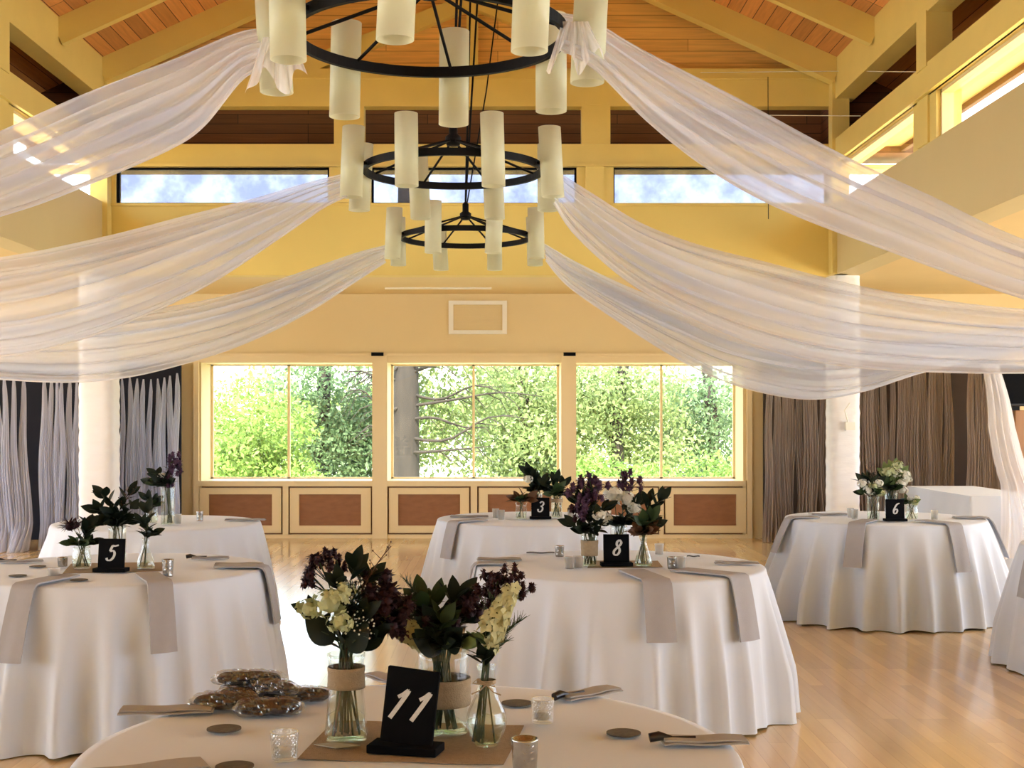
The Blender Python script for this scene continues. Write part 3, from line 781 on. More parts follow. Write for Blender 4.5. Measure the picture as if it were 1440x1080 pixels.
def flatnap(px, py, L, W, yaw, label, m='beige_nap', layers=2, fork=False, z=TOP):
    p = ontable(px, py, z); root = thing('napkin', p, label, 'napkin', 'folded napkins')
    for i in range(layers):
        Lq, Wq = L*(1-.03*i), W*(1-.12*i); zz = .0015+.0065*i
        def fn(u, v):
            x = (u-.5)*Lq; an = 2*pi*v
            y = Wq/2*math.copysign(abs(cos(an))**.35, cos(an)); z_ = .0032*math.copysign(abs(sin(an))**.6, sin(an))
            return p + rot2((x, y, 0), yaw) + V((0,0, zz+.0032+z_+.0015*sin(9*u+i)))
        mb = MB().grid(fn, 14, 20)
        a0 = [fn(0, j/20) for j in range(20)]; mb.add(a0, [tuple(range(20))]); a1 = [fn(1, j/20) for j in range(20)]; mb.add(a1, [tuple(reversed(range(20)))])
        mb.build('fold', M[m], root)
    if fork:
        a = p + rot2((-L*.5-.03, 0, 0), yaw); b_ = p + rot2((-L*.1, 0, 0), yaw)
        zz = V((0,0,.014)); MB().tube([a+zz, a.lerp(b_,.2)+zz+V((0,0,.004)), a.lerp(b_,.5)+zz, b_+zz], [.011,.012,.004,.004], 8).build('dark_handle', M['dark_metal'], root)
    return root
flatnap(235, 1002, .24, .075, R(6), 'folded grey napkin in front of the plastic wrapped bundles')
flatnap(205, 1088, .26, .10, R(26), 'folded grey napkin at the bottom left corner of the nearest table')
flatnap(990, 1045, .20, .07, R(3), 'folded grey napkin at the right rim of the nearest table', fork=True)
flatnap(828, 978, .20, .07, R(40), 'folded napkin with dark flatware at the far right of the nearest table', fork=True)
flatnap(545, 958, .18, .06, R(128), 'folded pale napkin behind sign 11', m='napkin')
flatnap(336, 795, .25, .06, R(4), 'rolled grey napkin on the right rim of the table with sign 5')
flatnap(296, 786, .2, .05, R(8), 'napkin with dark flatware behind the right votive by sign 5', m='napkin', fork=True)
flatnap(30, 791, .22, .05, R(10), 'napkin with dark flatware at the far left of the table with sign 5', m='napkin', fork=True)
flatnap(702, 788, .24, .08, R(4), 'folded napkin at the left rim of the table with sign 8')
flatnap(760, 778, .16, .04, R(0), 'napkin with dark flatware behind the left votive by sign 8', m='dark_metal', layers=1)
flatnap(975, 783, .07, .03, R(-10), 'short dark folded napkin behind the right votives by sign 8', m='dark_metal', layers=1)
flatnap(1036, 793, .23, .06, R(-3), 'folded grey napkin at the right rim of the table with sign 8')
flatnap(660, 727, .3, .1, R(0), 'folded grey napkin at the left of the table with sign 3', m='napkin')
flatnap(345, 732, .3, .08, R(0), 'folded grey napkin at the right of the far left table', m='napkin')
flatnap(1165, 724, .3, .09, R(4), 'folded grey napkin at the far left of the table with sign 6', m='napkin')
flatnap(1365, 729, .26, .1, R(-4), 'folded grey napkin at the far right of the table with sign 6', m='napkin')

def hangnap(key, ang, W, drop, label, r_in=.5, skew=0., m='napkin'):
    cx, cy, r, rad = TABLES[key]; a0 = R(ang); zt = TOP
    path = [('in', r_in), ('in', r_in+.1), ('in', r-.05), ('in', r-.012), ('out', .0), ('out', .06), ('out', .3), ('out', .6), ('out', 1.0)]
    nu, nv = len(path)-1, 10
    def edge(t):                                       # clear of the skirt below
        z = (zt-.012) - drop*t; tt = (max(0, (zt-z)/zt))**.9
        return max(rad(a0 + R(dd), tt) for dd in range(-8, 9, 1)) + .010
    pts = []
    for kd, q in path:
        pts.append((q, zt + .006) if kd == 'in' else (max(r+.012, edge(q)) if q > 0 else r+.010, zt-.002 - drop*q))
    pts = [V((p_[0], 0, p_[1])) for p_ in pts]
    pts = catmull(pts, 28)
    def fn(u, v, off=0):
        i = min(int(u*28+.5), 28); p_ = pts[i]
        y = (v-.5)*W*(1+.10*u) + skew*(p_.x-r_in)
        x = p_.x + .006*sin(v*7+u*4)*max(0,u-.4) + off*(1 if u > .45 else 0)
        q = rot2((x, y, 0), a0); return V((cx+q.x, cy+q.y, p_.z + off*(0 if u > .55 else 1)))
    mb = MB().grid(lambda u, v: fn(u, v), 28, nv).grid(lambda u, v: fn(u, 1-v, .007), 28, nv)
    mb.add([fn(1, j/nv) for j in range(nv+1)] + [fn(1, 1-j/nv, .007) for j in range(nv+1)], [tuple(range(2*nv+2))])
    for vv in (0, 1):
        A_ = [fn(i/28, vv) for i in range(29)]; B_ = [fn(i/28, vv, .007) for i in range(29)]
        mb.add(A_+B_, [(i, i+1, 29+i+1, 29+i) for i in range(28)])
    tag(mb.build('napkin', M[m]), label, 'napkin', 'napkins hanging over the table rims')
hangnap('5', -105, .115, .33, 'grey napkin hanging over the front of the table with sign 5, left one', .42)
hangnap('5', -54, .115, .30, 'grey napkin hanging over the front of the table with sign 5, below the tall votive', .42, skew=-.2)
hangnap('5', -2, .12, .28, 'grey napkin hanging over the right rim of the table with sign 5', .52)
hangnap('8', -86, .13, .27, 'grey napkin hanging over the front of the table with sign 8, below its sign', .36, skew=.12)
hangnap('8', -50, .13, .30, 'grey napkin hanging over the front right of the table with sign 8', .42, skew=.1)
hangnap('8', -176, .10, .25, 'grey napkin hanging over the left rim of the table with sign 8', .6)
hangnap('3', -143, .12, .26, 'grey napkin hanging over the left front of the table with sign 3', .5)
hangnap('6', -121, .12, .30, 'grey napkin hanging over the front of the table with sign 6, left one', .42)
hangnap('6', -68, .12, .33, 'grey napkin hanging over the front right of the table with sign 6', .42)
hangnap('6', -172, .12, .26, 'grey napkin hanging over the left rim of the table with sign 6', .55)
hangnap('6', -8, .12, .30, 'grey napkin hanging over the right rim of the table with sign 6', .55)
hangnap('r', -172, .14, .3, 'grey napkin hanging over the table cut off by the right edge', .5)

# burlap runners, card
def runner(c4_, label):
    P_ = [ontable(x, y) for x, y in c4_]
    def fn(u, v, dz):
        p_ = P_[0].lerp(P_[1], u).lerp(P_[3].lerp(P_[2], u), v); p_.z = TOP-.003+dz+.0008*sin(u*14+v*5); return p_
    mb = MB().grid(lambda u, v: fn(u, v, .0015), 24, 8)
    mb.grid(lambda u, v: fn(u, v, .0), 24, 8)
    edge = lambda dz: [fn(i/24,0,dz) for i in range(25)]
    mb.add(edge(0)+edge(.0015), [(i,i+1,26+i,25+i) for i in range(24)])
    tag(mb.build('table_runner', M['burlap']), label, 'runner', 'burlap runners')
runner([(418,1066),(708,1074),(737,1019),(470,1012)], 'burlap runner under the vases and sign 11')
runner([(88,806),(236,802),(232,790),(100,792)], 'burlap runner under the vases and sign 5')
runner([(826,798),(932,797),(925,788),(832,788)], 'burlap runner under the vases and sign 8')
pc = ontable(474, 1050)
tag(MB().hexa([pc+V(q) for q in [(-.055,.004,.003),(.0,-.028,.003),(.055,-.006,.003),(-.012,.022,.003),(-.055,.004,.005),(.0,-.028,.005),(.055,-.006,.005),(-.012,.022,.005)]]).build('paper_card', M['card']), 'small pale card in front of the left vase on the nearest table', 'card')

# plastic wrapped bundles
def bundle(px, py, L, r, yaw, z0, seed, label):
    p = ontable(px, py); p = V((p.x, p.y, TOP+z0)); rnd = random.Random(seed); ph = [rnd.uniform(0,6.3) for _ in range(8)]
    root = thing('wrapped_bundle', p, label, 'bundle', 'dark bundles wrapped in clear plastic')
    def sh(k, wob, end):
        def fn(u, v):
            x = (u-.5)*L*(1+end); an = 2*pi*v
            e = max(.0, 1-abs(2*u-1)**4)**.5; e = max(e, .25 if end else .05)
            q = r*k*e*(1+wob*(sin(5*an+9*u+ph[0])+.7*abs(sin(9*an-14*u+ph[1]))+.6*sin(3*an+23*u+ph[2])+.8*abs(sin(2*an+31*u+ph[3]))+.6*sin(13*an+17*u+ph[4])))
            y, z_ = q*1.25*cos(an), max(q*.8*sin(an), -r*.66)
            if end and (u < .06 or u > .94): y, z_ = y*1.5, z_*.6
            w = rot2((x, y, 0), yaw); return p + V((w.x, w.y, r*.68+z_))
        return fn
    MB().grid(sh(.88, .05, 0), 36, 28).build('dark_contents', M['bundle'], root)
    MB().grid(sh(1.06, .11, .16), 44, 30, False).build('plastic_film', M['plastic'], root)
bundle(318, 996, .17, .027, R(4), 0, 1, 'plastic wrapped dark bundle at the left front of the pile')
bundle(378, 1004, .16, .026, R(12), 0, 2, 'plastic wrapped dark bundle at the right front of the pile, over the coaster')
bundle(352, 985, .17, .026, R(-3), .0, 3, 'plastic wrapped dark bundle at the back of the pile')
bundle(350, 982, .18, .026, R(-5), .036, 4, 'plastic wrapped dark bundle lying on top of the pile')
bundle(428, 985, .14, .024, R(2), 0, 5, 'plastic wrapped dark bundle right of the pile, beside the left vase')
bundle(388, 990, .12, .022, R(-25), .030, 6, 'short plastic wrapped bundle lying across the pile')
# ------------------------------------------------------------------ vases and flowers
def vase(px, py, prof, label, wrap=None, twine=None, water=.35, fac=False, m='glass'):
    p = ontable(px, py); root = thing('vase', p, label, 'vase', 'glass vases of flowers')
    H = prof[-1][1]
    inner = [(max(0, r-.0035), z+(.006 if i == 0 else 0)) for i, (r, z) in enumerate(prof)]
    rip = (lambda an, z: 1+.035*abs(sin(4*an))) if fac else None
    MB().lathe(p, [(0,.001)] + prof + list(reversed(inner)) + [(0,.007)], 40, not fac, False, rip).build('glass_body', M[m], root)
    MB().lathe(p, [(0,.008)] + [(r*.93, max(z,.008)) for r, z in prof if z < H*water] + [(0, H*water)], 28).build('water', M['water'], root)
    if wrap:
        z0, z1 = wrap
        def rr(z):
            for (a, b_), (c_, d_) in zip(prof, prof[1:]):
                if b_ <= z <= d_: return a + (c_-a)*(z-b_)/max(d_-b_,1e-6)
            return prof[-1][0]
        zs = [z0+(z1-z0)*i/6 for i in range(7)]
        MB().lathe(p, [(rr(z)+.002, z) for z in zs] + [(rr(z)+.0045+.0008*(i%2), z) for i, z in reversed(list(enumerate(zs)))], 40, True, True).build('burlap_band', M['burlap'], root)
    if twine:
        z, r = twine; mb = MB()
        for q in range(3): mb.tube([p+V((r*cos(a), r*sin(a), z+.003*q)) for a in [2*pi*i/24 for i in range(25)]], .0018, 5)
        mb.tube([p+V((0,-r,z)), p+V((-.02,-r-.006,z+.014)), p+V((-.032,-r-.004,z+.004)), p+V((-.01,-r-.004,z))], .0016, 5)
        mb.tube([p+V((0,-r,z)), p+V((.014,-r-.006,z+.008)), p+V((.02,-r-.004,z-.004)), p+V((.0,-r-.004,z))], .0016, 5)
        mb.tube([p+V((0,-r,z)), p+V((-.014,-r-.008,z-.012)), p+V((-.034,-r-.012,z-.02))], .0016, 5)
        mb.tube([p+V((0,-r,z)), p+V((.016,-r-.008,z-.016)), p+V((.034,-r-.012,z-.022))], .0016, 5)
        mb.build('twine_bow', M['twine'], root)
    return p, H

def leaf(mb, base, d, nrm, L, W, curl=.2, fold=.25, n_=6):
    d = d.normalized(); side = d.cross(nrm)
    side = side.normalized() if side.length > 1e-5 else d.orthogonal().normalized(); up = side.cross(d)
    vs = []
    for i in range(n_+1):
        t = i/n_; w = W/2 * (sin(pi*min(1, t*.96+.03))**.8) * (1.1-.25*t)
        c = base + d*(L*t) + up*(-curl*L*t*t)
        vs += [c - side*w + up*(fold*w), c, c + side*w + up*(fold*w)]
    fs = []
    for i in range(n_):
        o = 3*i; fs += [(o,o+1,o+4,o+3),(o+1,o+2,o+5,o+4)]
    mb.add(vs, fs, True)

def rvec(rnd): 
    while True:
        v_ = V((rnd.uniform(-1,1), rnd.uniform(-1,1), rnd.uniform(-1,1)))
        if .05 < v_.length < 1: return v_.normalized()

def floret(mb, c, d, r, rnd, petals=5):
    a = d.orthogonal().normalized(); b_ = d.cross(a)
    ph = rnd.uniform(0, 6)
    for k_ in range(petals):
        an = ph + 2*pi*k_/petals; dd = a*cos(an)+b_*sin(an)
        leaf(mb, c + dd*.1*r, dd*.9 + d*.35, d, r, r*.95, .25, .1, 3)

KIND = {
 'leafy': ('leafy_stem', 'dark waxy leafy stem'), 'green': ('leafy_stem', 'mid green leafy stem'), 'pale': ('leafy_stem', 'pale green leafy stem'), 'red': ('leafy_stem', 'reddish brown leafy stem'),
 'burg': ('burgundy_flower', 'dark burgundy flower stem'), 'plum': ('purple_flower', 'purple flower stem'), 'stock': ('stock_flower', 'cream stock flower spike'), 'white': ('white_flower', 'white ruffled flower'),
 'hydra': ('hydrangea', 'pale green hydrangea head'), 'baby': ('gypsophila', "white baby's breath spray"), 'pine': ('needle_sprig', 'needle leaved sprig'), 'twig': ('bare_twig', 'thin brown twig'),
 'big': ('broad_leaf', 'single broad dark leaf'), 'protea': ('protea', 'dark purple shaggy bloom'),
}
def stem(kind, vp, H, px, py, where, dd=0., size=1., neck=.015, seed=None, rb=.040):
    tip = at(px, py, vp.y + dd)
    if kind in ('leafy','green','pale','red'): tip.z = max(tip.z - .042*size, vp.z + H + .02)
    seed = seed if seed is not None else int(px*31+py*17); rnd = random.Random(seed)
    nx = vp + V((rnd.uniform(-neck,neck), rnd.uniform(-neck,neck), H*.97))
    off = V((tip.x-vp.x, tip.y-vp.y, 0)); off = off*(-.6) + V((rnd.uniform(-1,1), rnd.uniform(-1,1), 0))*rb*.5; off = off*(min(1, rb*.8/max(off.length,1e-6)))
    b0 = vp + off + V((0, 0, .012))
    nm, ds = KIND[kind]
    ang = (tip.x - nx.x)/max(.02, tip.z - nx.z)
    ln = 'leaning left' if ang < -.35 else 'leaning right' if ang > .35 else 'upright'
    root = thing(nm, b0, '%s %s in the %s' % (ds, ln, where), 'flower' if kind not in ('leafy','green','pale','red','big','pine','twig') else 'foliage', 'stems in the ' + where)
    root['tip_height'] = tip.z
    pts = [b0.lerp(nx, t) for t in (0,.25,.5,.75)] + bez(nx, nx + V((0,0,(tip.z-nx.z)*.5)) + (tip-nx)*.1, tip, 10)
    rad = .0024*size**.5
    MB().tube(pts, [rad*(1-.5*i/(len(pts)-1)) for i in range(len(pts))], 5).build('stem', M['redleaf'] if kind == 'twig' else M['stem'], root)
    Lup = (tip-nx).length; d_end = (pts[-1]-pts[-2]).normalized()
    up_pts = pts[4:]
    def on(t): 
        s = t*(len(up_pts)-1); i = min(int(s), len(up_pts)-2); return up_pts[i].lerp(up_pts[i+1], s-i)
    mb = MB()
    if kind in ('leafy','green','pale','red'):
        m = {'leafy':'leafd','green':'leafg','pale':'leafp','red':'redleaf'}[kind]
        L = .056*size; n_ = max(6, int(Lup/.017)); ph = rnd.uniform(0,6)
        for i in range(n_):
            t = .12 + .86*i/max(1,n_-1); an = ph + i*2.4
            out = V((cos(an), sin(an)*.9, .0)); dirv = out*.85 + d_end*.75 + V((0,0,.2))
            leaf(mb, on(t), dirv, V((0,0,1)) - out*.4 + rvec(rnd)*.3, L*rnd.uniform(.75,1.15), L*.5*rnd.uniform(.8,1.1), rnd.uniform(-.05,.3), .22)
        leaf(mb, tip - d_end*.005, d_end + rvec(rnd)*.2, V((0,-1,.3)), L*1.1, L*.52, .1, .2)
        leaf(mb, tip - d_end*.012, d_end + V((.6,0,.1))*rnd.choice((-1,1)), V((0,-1,.3)), L, L*.5, .1, .2)
        mb.build('leaves', M[m], root)
    elif kind == 'big':
        L = .075*size; dirv = (tip-nx).normalized()
        leaf(mb, tip - dirv*L*.5, dirv, V((0,-1,.4)), L, L*.72, .3, .12, 8); mb.build('leaf', M['leafd'], root)
    elif kind == 'burg' or kind == 'plum':
        m = 'burg' if kind == 'burg' else 'plum'; r = .016*size
        hs = [tip] + [tip + V((rnd.uniform(-2.0,2.0), rnd.uniform(-1.2,1.2), rnd.uniform(-2.2,.3)))*r for _ in range(6)]
        sm = MB()
        for h_ in hs:
            for _ in range(26):
                v_ = rvec(rnd); v_.z = v_.z*1.2 + .15
                leaf(mb, h_ + v_*r*.3, v_, V((0,0,1)), r*rnd.uniform(.5,.85), r*.55, .3, .3, 2)
            mb.ball(h_, r*.5)
            sm.tube([on(.72), h_.lerp(on(.72),.3)+V((0,0,-.002)), h_], .0012, 4)
        mb.build('petals', M[m], root); sm.build('side_stems', M['stem'], root)
        lm = MB()
        for i in range(3):
            an = rnd.uniform(0,6); leaf(lm, on(.3+.2*i), V((cos(an),sin(an),.7)), V((0,0,1)), .035*size, .013*size, .2)
        lm.build('leaves', M['leafd'], root)
    elif kind == 'stock':
        L = min(Lup*.62, .12*size); axis = (tip - on(.35)).normalized()
        n_ = int(24*size**.5)
        for i in range(n_):
            t = i/n_; an = i*2.4; c_ = tip - axis*L*(1-t) ; rr = .024*size*(1-.5*t)
            out = (axis.orthogonal().normalized()*cos(an) + axis.cross(axis.orthogonal()).normalized()*sin(an))
            floret(mb, c_ + out*rr*.7, (out + axis*.35 + rvec(rnd)*.25).normalized(), .0145*size*(1-.35*t), rnd)
        mb.build('florets', M['stock'], root)
        lm = MB()
        for i in range(4):
            an = rnd.uniform(0,6); leaf(lm, on(.08+.07*i), V((cos(an),sin(an),.9)), V((0,0,1)), .05*size, .011*size, .3)
        lm.build('leaves', M['leafg'], root)
    elif kind in ('white','hydra'):
        r = .030*size; c_ = tip - V((0,0,r*.3)); n_ = int(24*size)
        for i in range(n_):
            v_ = rvec(rnd); v_.z = v_.z*.9+.2; v_.normalize()
            floret(mb, c_ + V((v_.x*r*1.25, v_.y*r, v_.z*r*.85)), v_, .0125*size**.5, rnd, 5 if kind == 'white' else 4)
        mb.ball(c_, r*.7); mb.build('florets', M['white' if kind == 'white' else 'hydra'], root)
    elif kind == 'baby':
        sm = MB()
        for i in range(34):
            q = tip + V((rnd.uniform(-1,1)*.035, rnd.uniform(-1,1)*.025, rnd.uniform(-1.1,.35)*.04))*size
            sm.tube([on(.6), q.lerp(on(.6),.35)+V((rnd.uniform(-.004,.004),0,0)), q], .0006, 3, False); mb.ball(q, .0023*size, 5, 4)
        mb.build('tiny_flowers', M['white'], root); sm.build('side_stems', M['stem'], root)
    elif kind == 'pine':
        n_ = 70
        for i in range(n_):
            t = .25+.75*i/n_; an = i*2.4; out = V((cos(an),sin(an),.55)); q = on(t)
            mb.tube([q, q+(out*.6+d_end*.7).normalized()*.026*size*(1.1-.5*abs(t-.6))], [.0011*size**.5,.0003], 3, False)
        mb.build('needles', M['leafg'], root)
    elif kind == 'twig':
        for i in range(12):
            t = .45+.55*i/12; an = i*2.4; q = on(t); e_ = q+V((cos(an)*.018,sin(an)*.012,.016))*size
            mb.tube([q, e_], [.0012,.0007], 4, False); mb.ball(e_, .0022*size, 5, 3)
        mb.build('twiglets', M['redleaf'], root)
    elif kind == 'protea':
        r = .045*size
        for i in range(60):
            v_ = rvec(rnd); v_ = V((v_.x, v_.y, v_.z*.5+.15)) + d_end*.2
            leaf(mb, tip + v_*.2*r, v_, V((0,0,1)), r*rnd.uniform(.7,1.1), r*.22, .15, .3, 3)
        mb.ball(tip, r*.45, 10, 7); mb.build('petals', M['burg'], root)
    return root

# nearest table
A_prof = [(.050,.003),(.051,.02),(.047,.06),(.043,.10),(.040,.13),(.039,.16),(.042,.19),(.045,.205)]
vA, hA = vase(487, 1040, A_prof, 'tapered glass vase with a burlap band, left of sign 11', wrap=(.125,.175), water=.42)
WA = 'vase left of sign 11'
for kd, x, y, dd, s in [('burg',447,786,.0,1.05),('burg',470,778,.03,1.0),('burg',433,804,-.01,1.0),('burg',540,832,.0,1.8),('burg',528,812,.03,1.3),('burg',548,852,-.02,1.5),('leafy',498,772,.0,1.05),('leafy',478,796,-.02,1.0),
                        ('leafy',517,790,.02,1.1),('leafy',512,838,-.03,1.1),('leafy',437,838,0.,.9),('twig',550,768,.03,1.2),('hydra',464,842,-.06,1.15),('hydra',434,852,-.05,.8),
                        ('hydra',478,872,-.065,.8),('hydra',482,828,-.04,.75),('baby',506,868,-.05,1.1),('baby',512,815,-.0,1.),('big',452,888,-.04,1.2),('big',500,900,-.05,1.2),('big',522,896,-.02,1.1),('leafy',528,868,-.03,1.0),('burg',558,845,.0,1.7),('burg',518,842,.04,1.6),('burg',536,866,.02,1.6),('baby',490,822,-.03,1.0),('leafy',505,850,.03,1.0)]:
    stem(kd, vA, hA, x, y, WA, dd, s)
B_prof = [(.060,.003),(.061,.02),(.061,.08),(.061,.13),(.061,.18),(.063,.205)]
vB, hB = vase(624, 1030, B_prof, 'wide cylinder glass vase with a burlap band, behind sign 11', wrap=(.07,.135), water=.3)
WB = 'wide vase behind sign 11'
for kd, x, y, dd, s in [('leafy',644,812,.0,1.2),('leafy',640,838,.02,1.1),('leafy',612,850,-.02,1.2),('leafy',600,872,-.04,1.2),('leafy',632,868,-.05,1.2),('leafy',655,846,.02,1.1),
                        ('green',594,815,.0,1.3),('green',612,822,.02,1.2),('green',622,848,-.03,1.2),('pale',652,882,-.05,1.1),('pale',664,872,-.03,1.0),('burg',668,842,.0,1.6),('burg',590,860,-.0,1.7),('burg',655,838,.03,1.2),('pine',570,815,.0,1.0),
                        ('baby',562,842,-.01,1.),('stock',524,868,-.07,1.15),('stock',548,882,-.07,1.2),('big',606,905,-.06,1.25),('big',632,902,-.06,1.3),('big',582,890,-.04,1.2),('leafy',590,838,.02,1.0),('burg',585,835,.03,1.5),('leafy',622,888,-.06,1.1),('leafy',648,890,-.02,1.0),('burg',608,868,.03,1.6)]:
    stem(kd, vB, hB, x, y, WB, dd, s, neck=.03)
C_prof = [(.026,.003),(.032,.012),(.044,.04),(.048,.06),(.043,.082),(.030,.11),(.020,.14),(.018,.155),(.020,.175),(.023,.19)]
vC, hC = vase(684, 1049, C_prof, 'faceted teardrop bottle vase with a twine bow, right of sign 11', twine=(.148,.021), water=.4, fac=True)
WC = 'faceted bottle on the nearest table'
for kd, x, y, dd, s in [('stock',723,822,.0,1.55),('stock',708,872,-.02,1.0),('burg',690,812,.02,1.0),('burg',724,800,.03,.9),('burg',702,812,.01,.9),('burg',682,832,.03,1.0),('burg',735,824,.02,.8),('pine',733,872,.0,1.2),('pine',712,902,-.01,1.0),('leafy',678,905,-.02,.9),('pale',690,868,.0,.8)]:
    stem(kd, vC, hC, x, y, WC, dd, s, neck=.008)

# table 5
J = [(.040,.003),(.046,.02),(.048,.05),(.044,.08),(.040,.095),(.043,.115)]
v5a, h5a = vase(115, 800, J, 'short round glass vase left of sign 5', water=.6); W_ = 'round vase on the left table'
for kd, x, y, dd, s in [('protea',98,740,0,1.2),('protea',108,738,-.03,.8),('leafy',123,722,.02,1.4),('green',110,762,-.04,1.4),('green',118,770,-.05,1.3),('leafy',128,748,0,1.3),('green',102,768,-.03,1.2),('leafy',122,735,0,1.2)]: stem(kd, v5a, h5a, x, y, W_, dd, s, neck=.02)
Tl = [(.045,.003),(.046,.05),(.046,.12),(.045,.17),(.047,.19)]
v5b, h5b = vase(165, 790, Tl, 'tall glass vase behind sign 5', water=.4); W_ = 'tall vase on the left table'
for kd, x, y, dd, s in [('leafy',148,680,0,1.6),('leafy',140,700,-.03,1.7),('leafy',158,705,-.04,1.7),('leafy',150,722,-.05,1.8),('leafy',182,678,.02,1.4),('leafy',186,700,.0,1.3),('leafy',172,715,-.02,1.4),('twig',190,690,.0,1.6),('leafy',162,735,-.05,1.5),('leafy',180,735,.0,1.4),('leafy',142,724,-.02,1.5)]: stem(kd, v5b, h5b, x, y, W_, dd, s, neck=.025)
Bo = [(.044,.003),(.046,.02),(.040,.05),(.024,.09),(.016,.12),(.016,.145),(.020,.16)]
v5c, h5c = vase(205, 800, Bo, 'teardrop bottle vase right of sign 5', water=.3); W_ = 'teardrop bottle on the left table'
for kd, x, y, dd, s in [('leafy',208,703,0,1.3),('leafy',200,722,-.02,1.2),('leafy',214,745,.0,1.2),('leafy',207,750,-.03,1.)]: stem(kd, v5c, h5c, x, y, W_, dd, s, neck=.006)
# far left table
v4, h4 = vase(236, 738, [(.05,.003),(.05,.1),(.05,.26),(.052,.28)], 'tall vase on the far left table', water=.3); W_ = 'tall vase at far left'
for kd, x, y, dd, s in [('plum',243,640,0,1.7),('plum',247,652,.02,1.7),('plum',240,660,-.03,1.6),('leafy',222,655,0,1.7),('leafy',214,672,0,1.7),('leafy',228,680,-.04,1.8),('white',228,668,0,.8),('green',222,690,-.02,1.6),('leafy',238,690,-.04,1.7),('plum',234,676,-.04,1.5)]: stem(kd, v4, h4, x, y, W_, dd, s, neck=.02)
v4b, h4b = vase(213, 736, J, 'short glass vase on the far left table', water=.5); W_ = 'short vase at far left'
for kd, x, y, dd, s in [('leafy',208,690,0,1.6),('green',214,700,0,1.6),('leafy',219,694,0,1.5)]: stem(kd, v4b, h4b, x, y, W_, dd, s, neck=.02)
# table 8
v8a, h8a = vase(829, 796, [(.038,.003),(.039,.06),(.040,.11),(.043,.15),(.047,.165)], 'burlap wrapped glass vase left of sign 8', wrap=(.055,.135), water=.3); W_ = 'wrapped vase left of sign 8'
for kd, x, y, dd, s in [('plum',828,668,0,1.9),('plum',840,678,.02,1.8),('plum',806,686,0,1.8),('plum',815,700,-.04,1.7),('plum',836,696,-.03,1.7),('leafy',812,690,.03,1.5),('leafy',824,690,0,1.6),('leafy',838,712,-.03,1.5),('leafy',806,722,-.02,1.5),('leafy',820,728,-.05,1.6),('leafy',836,735,-.05,1.5),('white',842,722,-.06,.9),('plum',822,716,-.06,1.5),('burg',810,714,0,1.6),('leafy',850,700,.03,1.5)]: stem(kd, v8a, h8a, x, y, W_, dd, s, neck=.03)
v8b, h8b = vase(870, 788, Tl, 'dark stemmed glass vase behind sign 8', water=.4); W_ = 'plain vase on the middle table'
for kd, x, y, dd, s in [('plum',876,666,.02,1.8),('plum',888,676,.0,1.7),('white',862,692,-.05,1.5),('white',880,698,-.05,1.4),('white',846,716,-.08,1.3),('white',892,712,-.03,1.0),('leafy',868,720,-.06,1.7),('leafy',880,728,-.04,1.6),('leafy',890,735,-.02,1.5),('leafy',858,738,-.06,1.6),('leafy',896,692,.02,1.5),('white',852,728,-.09,1.0),('leafy',872,742,-.06,1.5)]: stem(kd, v8b, h8b, x, y, W_, dd, s, neck=.03)
v8c, h8c = vase(905, 796, Bo, 'teardrop bottle vase right of sign 8', water=.4); W_ = 'clear bottle on the middle table'
for kd, x, y, dd, s in [('leafy',930,686,0,1.5),('leafy',912,690,.02,1.4),('green',915,712,-.02,1.7),('green',905,718,-.03,1.6),('leafy',918,724,0,1.5),('red',896,735,-.04,1.6),('red',910,738,-.03,1.6),('red',900,745,-.05,1.4)]: stem(kd, v8c, h8c, x, y, W_, dd, s, neck=.006)
# table 3
v3a, h3a = vase(733, 730, [(.04,.003),(.044,.05),(.042,.1),(.044,.13)], 'short glass vase left of sign 3', water=.4); W_ = 'short vase on the window table'
for kd, x, y, dd, s in [('red',728,690,0,1.8),('red',740,692,0,1.9),('green',733,698,-.03,1.7),('red',742,700,-.03,1.6)]: stem(kd, v3a, h3a, x, y, W_, dd, s, neck=.02)
v3b, h3b = vase(755, 725, Tl, 'tall glass vase behind sign 3', water=.4); W_ = 'tall vase on the window table'
for kd, x, y, dd, s in [('leafy',743,652,0,1.8),('leafy',752,660,0,1.9),('leafy',762,666,0,1.8),('leafy',752,676,-.04,2.),('leafy',764,684,-.03,1.9),('white',743,672,-.04,1.0),('leafy',748,690,-.05,1.7)]: stem(kd, v3b, h3b, x, y, W_, dd, s, neck=.025)
v3c, h3c = vase(783, 728, [(.042,.003),(.042,.1),(.042,.15),(.045,.165)], 'burlap ringed glass vase right of sign 3', wrap=(.12,.15), water=.4); W_ = 'ringed vase on the window table'
for kd, x, y, dd, s in [('leafy',772,668,0,1.8),('leafy',782,664,0,1.8),('leafy',792,670,0,1.8),('green',784,676,-.04,1.9),('green',776,684,-.04,1.7),('leafy',792,684,-.02,1.7)]: stem(kd, v3c, h3c, x, y, W_, dd, s, neck=.025)
